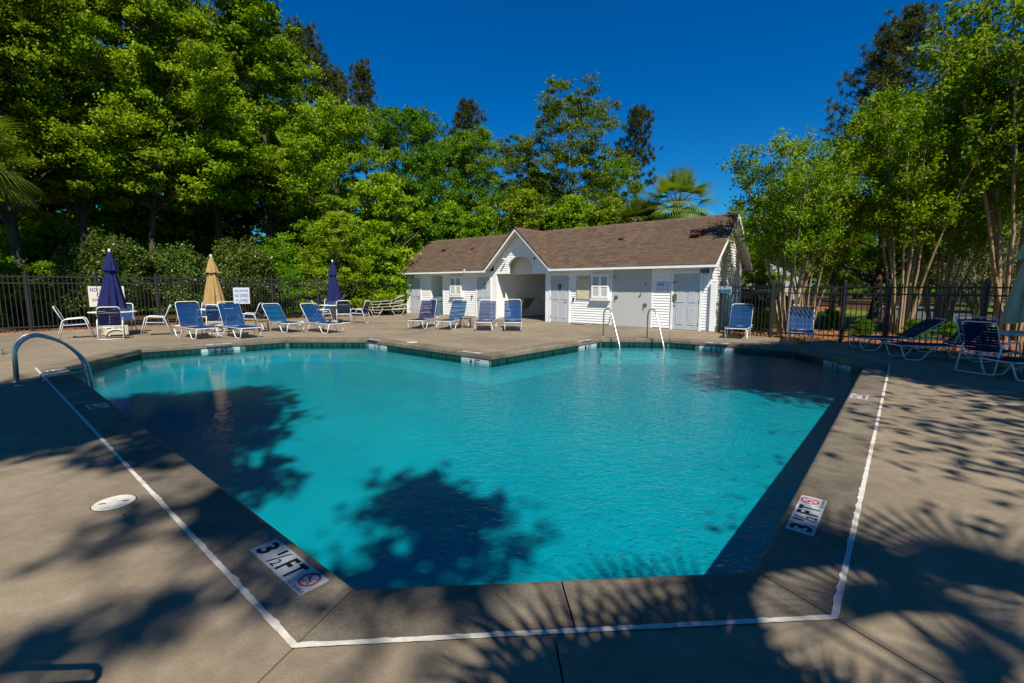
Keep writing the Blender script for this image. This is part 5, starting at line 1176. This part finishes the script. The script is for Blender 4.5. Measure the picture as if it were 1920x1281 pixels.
# camellias: dense glossy shells
def dome_shrub(key, Rr, Hh, n, leaf, mat):
    D = nrm(NR.normal(size=(n, 3))); D[:, 2] = np.where(D[:, 2] < -0.45, -D[:, 2], D[:, 2]); az = np.arctan2(D[:, 1], D[:, 0])
    lump = 1+0.11*np.sin(4*az+3*D[:, 2])+0.08*np.sin(9*D[:, 2]+2*az)+0.08*np.sin(7*az-5*D[:, 2])+0.05*np.sin(15*az+11*D[:, 2])
    rho = (1-np.abs(NR.normal(0, 0.12, n)))*lump; C = D*rho[:, None]*np.array([Rr, Rr, Hh*0.55])+np.array([0, 0, Hh*0.47]); C[:, 2] = np.maximum(C[:, 2], 0.08)
    C += NR.normal(0, 0.04, C.shape); P = leaf_quads(C, leaf, 0.55, 0.25); me = quads_mesh('crown', P, MT[mat], np.clip(0.5+NR.normal(0, 0.22, n), 0, 1))
    t = MB()
    for k in range(6): a = k*1.05; limb(t, (0.05*math.cos(a), 0.05*math.sin(a), -0.1), (0.5*Rr*math.cos(a), 0.5*Rr*math.sin(a), Hh*0.7), 0.04, 0.01)
    TREE[key] = (t.mesh('trunk', MT['bark'], True), me)
dome_shrub('camA', 1.5, 3.3, 19000, 0.11, 'leafH'); dome_shrub('camB', 1.35, 3.1, 17000, 0.11, 'leafH')
for (px, Y, s, k, lab) in ((212, 18.9, 1.02, 'camA', 'rounded glossy shrub behind the near navy umbrella'), (340, 20.9, 1.0, 'camB', 'rounded glossy shrub left of the tan umbrella'), (455, 22.3, 1.05, 'camA', 'rounded glossy shrub right of the tan umbrella')):
    grow(k, at_px(px, Y), Y, s, px*0.01, lab, 'rounded_shrub', 'shrub', None)

# crape myrtles: many slender stems in a vase
def crape(key, H, Rc, stems, per, leaf, seed, zs=2.6):
    g = np.random.default_rng(seed); tb = MB(); C, tone = [], []
    for k in range(stems):
        a = 2*math.pi*k/stems+g.normal(0, 0.25); rr = Rc*(0.35+0.65*g.random()); h = H*(1-0.30*(rr/Rc)**2)*g.uniform(0.88, 1.0)
        p0 = np.array([0.12*math.cos(a)*(1+g.random()), 0.12*math.sin(a)*(1+g.random()), -0.1]); p1 = np.array([0.28*rr*math.cos(a), 0.28*rr*math.sin(a), h*0.35]); p2 = np.array([0.62*rr*math.cos(a), 0.62*rr*math.sin(a), h*0.68]); p3 = np.array([rr*math.cos(a), rr*math.sin(a), h])
        pts = []
        for i in range(13):
            t = i/12; q = p0*(1-t)**3+3*p1*t*(1-t)**2+3*p2*t*t*(1-t)+p3*t**3; q = q+g.normal(0, 0.016, 3)*(0 < i < 12); pts.append(q)
        tb.tube(pts, [0.048*(1-0.86*i/12) for i in range(13)], 7, cap=False)
        for j in range(24):
            t = g.uniform(0.42, 1.0)**0.9; q = pts[min(12, int(t*12))]; d = g.normal(size=3); d[2] = abs(d[2])*0.8+0.2; d /= np.linalg.norm(d); L = g.uniform(0.45, 1.25)*(1.15-0.45*t); e = q+d*L
            limb(tb, q, e, 0.011, 0.003, 0.15, 4, 4)
            m = int(per*L); tt = g.uniform(0.15, 1.05, m)[:, None]; pp = q*(1-tt)+e*tt+g.normal(0, 0.10, (m, 3)); pp[:, 2] += 0.05; C.append(pp); tone.append(np.clip(0.5+g.normal(0, 0.12)+g.normal(0, 0.15, m), 0, 1))
    C = np.concatenate(C); tone = np.concatenate(tone)
    TREE[key] = (tb.mesh('trunk', MT['bark_crape'], True), quads_mesh('crown', leaf_quads(C, leaf, 0.55, 0.8), MT['leafE'], tone))
crape('crapeA', 7.2, 2.1, 11, 105, 0.10, 3); crape('crapeB', 9.0, 2.4, 12, 115, 0.105, 5)
CM = 'crape myrtles beyond the right fence'
def place(key, px, Y, s, rz, label, **k): return grow(key, at_px(px, Y), Y, s, rz, label, **k)
place('crapeA', 1474, 15.4, 1.0, 0.3, 'many-stemmed crape myrtle nearest the pool house', name='crape_myrtle', group=CM)
place('crapeB', 1512, 17.2, 0.82, 2.1, 'slightly farther crape myrtle close behind the one nearest the pool house', name='crape_myrtle', group=CM)
place('crapeB', 1690, 15.6, 1.0, 1.2, 'tallest crape myrtle with pale leaning stems right of the dark oak trunk', name='crape_myrtle', group=CM)
place('crapeA', 1760, 17.8, 1.12, 4.0, 'crape myrtle behind and right of the tallest one', name='crape_myrtle', group=CM)
place('crapeB', 1900, 14.2, 1.38, 3.3, 'dark crape myrtle at the right edge above the beige umbrella', name='crape_myrtle', group=CM)
place('crapeB', 2040, 13.2, 1.4, 5.0, 'crape myrtle just outside the right edge', name='crape_myrtle', group=CM)
grow('oak', at_px(1640, 22.5), 22.5, 0.92, 0.8, 'dark-trunked oak between the two clumps of crape myrtle', 'oak_tree', 'tree')
RFT = 'leafy trees beyond the road on the right'
for px, Y, k, s in ((1430, 33, 'oak', 0.68), (1405, 29, 'under', 0.6), (1500, 44, 'oak', 0.9), (1575, 38, 'mid', 0.62), (1660, 47, 'oak', 1.0), (1735, 39, 'mid', 0.68), (1830, 47, 'oak', 0.95), (1900, 38, 'mid', 0.75), (1985, 34, 'oak', 0.85), (2060, 44, 'mid', 0.9), (1780, 60, 'woodA', 0.6), (1600, 62, 'woodB', 0.55), (1450, 60, 'woodA', 0.5), (1900, 64, 'woodB', 0.6), (1950, 27, 'mid', 0.7)):
    grow(k, at_px(px, Y), Y, s, NR.uniform(0, 6.28), 'leafy roadside tree '+where(px, Y), 'broadleaf_tree', 'tree', RFT)
RB = 'low plants along the outside of the right fence'
for px, Y, k, s in ((1425, 17.0, 'bush', 0.26), (1445, 18.2, 'bush', 0.28), (1560, 18.0, 'bush', 0.24), (1620, 15.5, 'bush', 0.18), (1720, 14.4, 'bush', 0.2), (1790, 14.0, 'bush', 0.18)):
    grow(k, at_px(px, Y), Y, s, NR.uniform(0, 6.28), 'low green plant '+where(px, Y), 'bush', 'bush', RB)
# arching shrub of bleached twigs
tw = MB(); C = []
for k in range(130):
    a = NR.uniform(0, 2*math.pi); L = NR.uniform(1.2, 2.9); pts = []; d = np.array([math.cos(a)*0.85-0.35, math.sin(a)*0.8, 0.0])
    z = NR.uniform(0.9, 2.3)
    for i in range(7): t = i/6; p = d*L*t+np.array([NR.normal()*0.03, NR.normal()*0.03, 0.2+z*1.55*math.sin(min(1.0, t*1.05)*math.pi*0.62)]); pts.append(p)
    tw.tube(pts, [0.017*(1-0.8*i/6) for i in range(7)], 4, cap=False); m = 42; tt = NR.uniform(0.35, 1, m); ii = (tt*5.99).astype(int); C.append(np.array(pts)[ii]+NR.normal(0, 0.12, (m, 3)))
C = np.concatenate(C); TREE['twig'] = (tw.mesh('trunk', MT['bark_dead'], True), quads_mesh('crown', leaf_quads(C, 0.10, 0.5, 0.3), MT['leafS'], NR.random(len(C))))
place('twig', 1835, 19.5, 1.15, 0.4, 'arching shrub of bleached grey twigs beyond the right fence', name='arching_shrub', cat='shrub')

# pines
def pine(key, H, z0, Rc, nb, seed, cone=False):
    g = np.random.default_rng(seed); tb = MB(); pts = [np.array([g.normal(0, 0.05)*i, g.normal(0, 0.05)*i, H*i/8-0.1*(i == 0)]) for i in range(9)]; tb.tube(pts, [0.24*(1-0.85*i/8) for i in range(9)], 9, cap=False)
    Q, tone = [], []
    for k in range(nb):
        t = g.random()**0.8; z = z0+(H-z0)*t; a = g.uniform(0, 6.28); L = Rc*((1-t)**0.55*0.95+0.12)*g.uniform(0.5, 1.05); p = pts[min(8, int(z/H*8))]; e = np.array([p[0]+L*math.cos(a), p[1]+L*math.sin(a), z+L*0.22+g.normal(0, 0.15)])
        limb(tb, np.array([p[0], p[1], z-0.25*L]), e, 0.05, 0.012, 0.1, 5, 5)
        for j in range(5):
            s = g.uniform(0.5, 1.05); c = np.array([p[0], p[1], z])*(1-s)+e*s+g.normal(0, 0.30, 3); m = 46; d = g.normal(size=(m, 3)); d[:, 2] += 0.35; d = nrm(d); ln = g.uniform(0.26, 0.46, m)[:, None]; w = nrm(np.cross(d, g.normal(size=(m, 3))))*0.020
            o = c+d*0.05; Q.append(np.stack([o-w, o+w, c+d*ln+w*0.4, c+d*ln-w*0.4], 1).reshape(-1, 3)); tone.append(np.clip(0.5+g.normal(0, 0.18)+g.normal(0, 0.12, m), 0, 1))
    TREE[key] = (tb.mesh('trunk', MT['bark'], True), quads_mesh('crown', np.concatenate(Q), MT['needle'], np.concatenate(tone)))
pine('pineA', 20, 12, 3.2, 70, 21); pine('pineB', 20, 9.5, 4.6, 120, 22)
def pine_at(key, px, Y, top, label, sx=1.0): z = AT(px, top, Y).z; return grow(key, at_px(px, Y), Y, z/20*sx, NR.uniform(0, 6.28), label, 'pine_tree', 'tree', 'pines rising above the broadleaf trees', z/20)
pine_at('pineB', 592, 40, 52, 'dark pine standing out at the right edge of the tall left woodland', 0.95)
pine_at('pineA', 648, 44, 135, 'low dark pine branch tops between the woodland and the lone pine tuft', 0.8)
pine_at('pineA', 697, 46, 125, 'lone pine tuft in the sky above the bright yellow-green tree', 0.75)
pine_at('pineA', 875, 52, 192, 'small pine top behind the entry gable trees', 0.95)
pine_at('pineA', 1182, 50, 205, 'narrow pine right of the tall sparse olive tree', 0.9)
pine_at('pineB', 1640, 40, 25, 'largest pine rising above the crape myrtles on the right', 1.0)
pine_at('pineA', 1775, 44, 50, 'smaller pine right of the largest pine', 1.1)
pine_at('pineA', 800, 58, 222, 'distant pine crown above the mid-green trees', 1.0)

# palms
def palm(key, H, Lp, Lf, n, seed, rad=0.19):
    g = np.random.default_rng(seed); Q, tone = [], []; tb = MB()
    tb.tube([(0, 0, -0.1), (0.03, 0.02, H*0.5), (0, 0, H*0.9), (0, 0, H)], [rad*1.15, rad, rad*1.05, rad*0.7], 12)
    for k in range(int(H/0.11)):
        for q in range(6):
            a = q*1.047+k*0.5; z = 0.3+k*0.11
            if z > H: continue
            c, s = math.cos(a), math.sin(a); t = (-s, c); r0 = rad*0.98
            tb.add([(c*r0-t[0]*0.07, s*r0-t[1]*0.07, z), (c*r0+t[0]*0.07, s*r0+t[1]*0.07, z), (c*(r0+0.075)+t[0]*0.03, s*(r0+0.075)+t[1]*0.03, z+0.14), (c*(r0+0.075)-t[0]*0.03, s*(r0+0.075)-t[1]*0.03, z+0.14)], [(0, 1, 2, 3)])
    pet = MB()
    for k in range(n):
        a = k*2.39996+g.normal(0, 0.1); el = math.radians(80-118*(k/n)+g.normal(0, 8)); c, s = math.cos(a), math.sin(a); lp = Lp*g.uniform(0.85, 1.1); d = np.array([c*math.cos(el), s*math.cos(el), math.sin(el)])
        p0 = np.array([c*0.08, s*0.08, H-0.1]); p1 = p0+d*lp*0.55; p2 = p0+d*lp+np.array([0, 0, -0.18*lp*math.cos(el)])
        pet.tube([p0, p1, p2], [0.022, 0.016, 0.011], 5, cap=False)
        f = nrm((p2-p1)[None])[0]; side = np.array([-s, c, 0.0]); upv = np.cross(f, side); upv *= 1 if upv[2] > 0 else -1; tn = 0.5+g.normal(0, 0.18); nl = 26
        for q in range(nl):
            ph = math.radians(-98+196*q/(nl-1)); L = Lf*(0.72+0.38*math.cos(ph*0.62))*g.uniform(0.92, 1.05); dr = f*math.cos(ph)+side*math.sin(ph)+upv*(0.18*math.cos(ph*0.9)); dr /= np.linalg.norm(dr); wd = np.cross(dr, upv); wd /= max(np.linalg.norm(wd), 1e-6)
            prev = None
            for i in range(4):
                t = i/3; dp = -0.34*L*t**2.2*(0.45+0.55*abs(math.cos(el))); pt = p2+dr*L*t+np.array([0, 0, dp]); w = wd*(0.018*(1-t)**0.6*(0.5+1.5*min(t*3, 1)) if i else 0.010)
                cur = (pt-w, pt+w)
                if prev is not None: Q.append(np.array([prev[0], prev[1], cur[1], cur[0]])); tone.append(min(1, max(0, tn+g.normal(0, 0.08)+0.2*t)))
                prev = cur
    # petioles share the crown's look: add as quads through the trunk mesh
    tb.add(pet.v, pet.f)
    TREE[key] = (tb.mesh('trunk', MT['palmbark'], False), quads_mesh('crown', np.concatenate(Q), MT['palm'], np.array(tone)))
palm('palmA', 5.75, 1.05, 1.05, 34, 31); palm('palmB', 4.9, 0.75, 0.95, 38, 32); palm('palmC', 5.6, 0.9, 1.15, 40, 33); palm('palmD', 6.6, 1.1, 1.2, 15, 34)
place('palmA', 1262, 22.5, 0.97, 0.5, 'larger fan palm standing clear above the right half of the pool house roof', name='palm_tree')
place('palmB', 1192, 24.5, 1.0, 1.1, 'smaller fan palm peeking over the roof left of the larger palm', name='palm_tree')
place('palmB', 1235, 25.5, 0.86, 2.1, 'low fan palm half hidden between the two palms above the roof', name='palm_tree')
place('palmC', -42, 15.2, 1.05, 2.0, 'fan palm with bright drooping fronds at the left edge', name='palm_tree')
place('palmB', 1558, 26.0, 0.62, 0.4, 'small fan palm in the shade behind the crape myrtles', name='palm_tree')

# trees behind the photographer that throw the dappled shade across deck and water
SH = 'trees behind the near deck that shade the pool'
broad('shadeA', 16.0, 9.6, 2.7, 80, 230, 0.24, 'leafA', tr=0.24, br=(0.7, 1.2), inner=0.1)
broad('shadeE', 17.0, 12.2, 2.3, 66, 190, 0.24, 'leafA', tr=0.22, br=(0.5, 1.0), inner=0.1)
broad('shadeB', 15.4, 12.8, 1.0, 13, 130, 0.22, 'leafA', tr=0.14, br=(0.5, 0.8), inner=0.0)
broad('shadeC', 11.0, 6.5, 3.2, 34, 22, 0.20, 'leafA', tr=0.18, br=(0.5, 0.9), inner=0.1)
broad('shadeD', 16.4, 14.0, 0.7, 9, 75, 0.20, 'leafA', tr=0.05, br=(0.2, 0.38), inner=0.0)
SHADE = [('shadeD', 1.1, -9.0, 1.0, 'small airy tree close behind the photographer'), ('shadeE', -2.7, -4.5, 1.0, 'broad shade tree behind the near left deck'), ('shadeB', 2.1, -6.9, 1.0, 'slim shade tree behind the near middle deck'),
         ('shadeC', 7.6, -2.9, 1.0, 'airy shade tree behind the near right deck'), ('shadeA', 10.1, 0.5, 0.92, 'dense shade tree outside the right fence near the camera'), ('shadeA', 11.7, 2.0, 0.86, 'second dense shade tree outside the right fence'), ('shadeE', -4.1, -5.5, 1.0, 'second broad shade tree behind the near left deck')]
for k, x, y, s, lab in SHADE: grow(k, x, y, s, x, lab, 'shade_tree', 'tree', SH)
grow('palmD', 3.15, -3.5, 0.98, 0.4, 'fan palm behind the near deck right of the photographer', 'palm_tree', 'tree')
grow('palmB', 1.5, -2.3, 0.85, 1.4, 'short fan palm behind the near deck', 'palm_tree', 'tree')
grow('bushA', -3.4, -2.9, 1.0, 0.3, 'bush behind the near left deck', 'bush', 'bush')

for i in range(15): grow('under', at_px(1370+i*48, 58+(i*17 % 9)), 58+(i*17 % 9), 1.25, NR.uniform(-0.9, 0.9), 'low leafy growth at the foot of the far tree line', 'understorey_tree', 'tree', 'far understorey')
FAR = 'distant trees closing the view'
for i in range(26):
    px = 1330+i*34+NR.uniform(-10, 10); Y = 74+(i*37 % 30)
    grow(('woodA', 'woodB', 'woodC', 'mid')[i % 4], at_px(px, Y), Y, NR.uniform(0.62, 0.8), NR.uniform(-0.9, 0.9), 'distant tree of the far tree line beyond the road', 'distant_tree', 'tree', FAR)
for i in range(12):
    px = 520+i*68+NR.uniform(-12, 12); Y = 62+(i*29 % 22)
    grow(('mid', 'woodA')[i % 2], at_px(px, Y), Y, NR.uniform(0.55, 0.7), NR.uniform(-0.9, 0.9), 'distant tree hidden deep behind the pool house', 'distant_tree', 'tree', FAR)
# leaf litter along the fences and beds
def litter(name, polys, n, label):
    C = []
    while len(C) < n:
        pl, w = polys[NR.integers(len(polys))]; a, b = np.array(pl[0]), np.array(pl[1]); t = NR.random(); p = a*(1-t)+b*t; d = (b-a)/np.linalg.norm(b-a); o = NR.normal(0, 1)*w; C.append((p[0]+d[1]*o, p[1]-d[0]*o, -0.035+NR.random()*0.03))
    C = np.array(C); o = link(name, quads_mesh(name, leaf_quads(C, 0.085, 0.5, 2.5), MT['litter'], NR.random(len(C)))); tag(o, label, 'leaf litter', kind='stuff')
litter('leaf_litter', [((La, Lb), 0.25), ((Lb, Lc), 0.3), ((Lb, Lc), 0.35)], 5200, 'dry orange leaf litter along the foot of the left fence')
litter('pine_straw', [((Ra[0], Ra[1]), 0.35), ((Ra[1], Ra[2]), 0.4), ((Ra[2], Ra[4]), 0.4), (((8.6, 17.0), (13, 14.5)), 0.9)], 5200, 'orange pine straw along the foot of the right fence')
# scattered specks and leaves on the deck
C = np.array([(NR.uniform(-9, 9), NR.uniform(1.0, 20), 0.012) for _ in range(1500)]); keep = [p for p in C if inside((p[0], p[1]), DECK) and not inside((p[0], p[1]), [tuple(v) for v in COUT])]
C = np.array(keep[:260]); o = link('deck_leaves', quads_mesh('deck_leaves', leaf_quads(C, 0.028, 0.5, 4.0), MT['litter'], NR.random(len(C))*0.5)); tag(o, 'tiny dry leaves scattered on the deck', 'leaves', kind='stuff')

# ------------------------------------------------------------------ neighbour house and car beyond the right fence
nh = empty('neighbour_house', (20.6, 39.5, 0), -0.35, 'pale clapboard house half hidden by trees beyond the road', 'house')
m = MB(); m.box(-3.4, 3.4, 0, 7, -0.1, 3.0); m.add([(-3.4, 0, 3.0), (3.4, 0, 3.0), (0, 0, 5.0), (-3.4, 7, 3.0), (3.4, 7, 3.0), (0, 7, 5.0)], [(0, 1, 2), (3, 5, 4)]); wl_ = m.build('wall', MT['greysiding'], nh)
m = MB(); z = 0.1
while z < 4.7:
    hw = 3.4 if z < 3.0 else 3.4*(5.0-z-0.08)/2.0; m.add([(-hw, -0.022, z), (hw, -0.022, z), (hw, 0.0, z+0.14), (-hw, 0.0, z+0.14), (-hw, 0, z), (hw, 0, z)], [(0, 1, 2, 3), (4, 5, 1, 0)]); z += 0.14
m.build('siding', MT['greysiding'], wl_)['kind'] = 'stuff'
m = MB()
for sg in (-1, 1): m.add([(sg*3.8, -0.4, 2.80), (0, -0.4, 5.1), (0, 7.4, 5.1), (sg*3.8, 7.4, 2.80), (sg*3.8, -0.4, 2.66), (0, -0.4, 4.96), (0, 7.4, 4.96), (sg*3.8, 7.4, 2.66)], [(0, 1, 2, 3), (7, 6, 5, 4), (0, 4, 5, 1), (3, 2, 6, 7), (0, 3, 7, 4)])
m.build('roof', MT['shingle'], nh)
for x in (-1.8, 1.4):
    w_ = MB(); w_.box(x-0.5, x+0.5, -0.06, -0.024, 1.0, 2.3); wi = w_.build('window', MT['trim'], nh); MB().box(x-0.42, x+0.42, -0.07, -0.061, 1.08, 2.22).build('pane', MT['glass'], wi)
car = empty('parked_car', (11.9, 23.0, -0.045), R(100), 'dark parked car seen through the fence beside the pool house', 'car')
prof_b = [(-2.25, 0.35), (-2.28, 0.62), (-2.15, 0.86), (-1.95, 0.98), (-1.55, 1.02), (-1.05, 1.40), (-0.4, 1.50), (0.45, 1.46), (1.0, 1.08), (1.75, 0.94), (2.15, 0.80), (2.25, 0.55), (2.22, 0.32)]
m = MB(); vs = []
for y, s in ((-0.86, 0.0), (-0.90, 1.0), (0.90, 1.0), (0.86, 0.0)):
    for x, z in prof_b: vs.append((x*(1 if s else 0.985), y*(1-0.28*max(0, (z-0.95)/0.55)), z))
k = len(prof_b)
m.add(vs, [(r_*k+i, r_*k+i+1, (r_+1)*k+i+1, (r_+1)*k+i) for r_ in range(3) for i in range(k-1)]+[tuple(range(k)), tuple(reversed(range(3*k, 4*k)))]+[(0, k, 2*k, 3*k), (k-1, 4*k-1, 3*k-1, 2*k-1)]); m.build('body', MT['carpaint'], car)
m = MB()
for sg in (-1, 1):
    yy = lambda z: sg*(0.91*(1-0.28*max(0, (z-0.95)/0.55)))
    for (x0, x1, xt0, xt1) in ((-1.35, -0.15, -1.0, -0.15), (-0.05, 0.85, -0.05, 0.48)): m.add([(x0, yy(1.03), 1.03), (x1, yy(1.03), 1.03), (xt1, yy(1.38), 1.38), (xt0, yy(1.38), 1.38)], [(0, 1, 2, 3)])
m.add([(-1.56, -0.7, 1.04), (-1.56, 0.7, 1.04), (-1.10, 0.62, 1.385), (-1.10, -0.62, 1.385)], [(0, 1, 2, 3)]); m.build('window', MT['glass'], car)
for x in (-1.4, 1.4):
    for sg in (-1, 1):
        w_ = MB(); w_.lathe([(0.20, -0.10), (0.31, -0.10), (0.33, -0.06), (0.33, 0.06), (0.31, 0.10), (0.20, 0.10)], 20); w_.xf(Matrix.Translation((x, sg*0.84, 0.33)) @ RX); wh = w_.build('wheel', MT['rubber'], car)
        r_ = MB(); r_.lathe([(0.20, -0.06), (0.20, 0.06), (0.05, 0.08), (0.001, 0.08)], 16); r_.xf(Matrix.Translation((x, sg*0.86, 0.33)) @ Matrix.Rotation(R(-90*sg), 4, 'X')); r_.build('rim', MT['chrome'], wh)
for sg in (-1, 1): MB().box(-2.29, -2.16, sg*0.70-0.12, sg*0.70+0.12, 0.66, 0.82).build('tail_lamp', MT['lamp_red'], car)
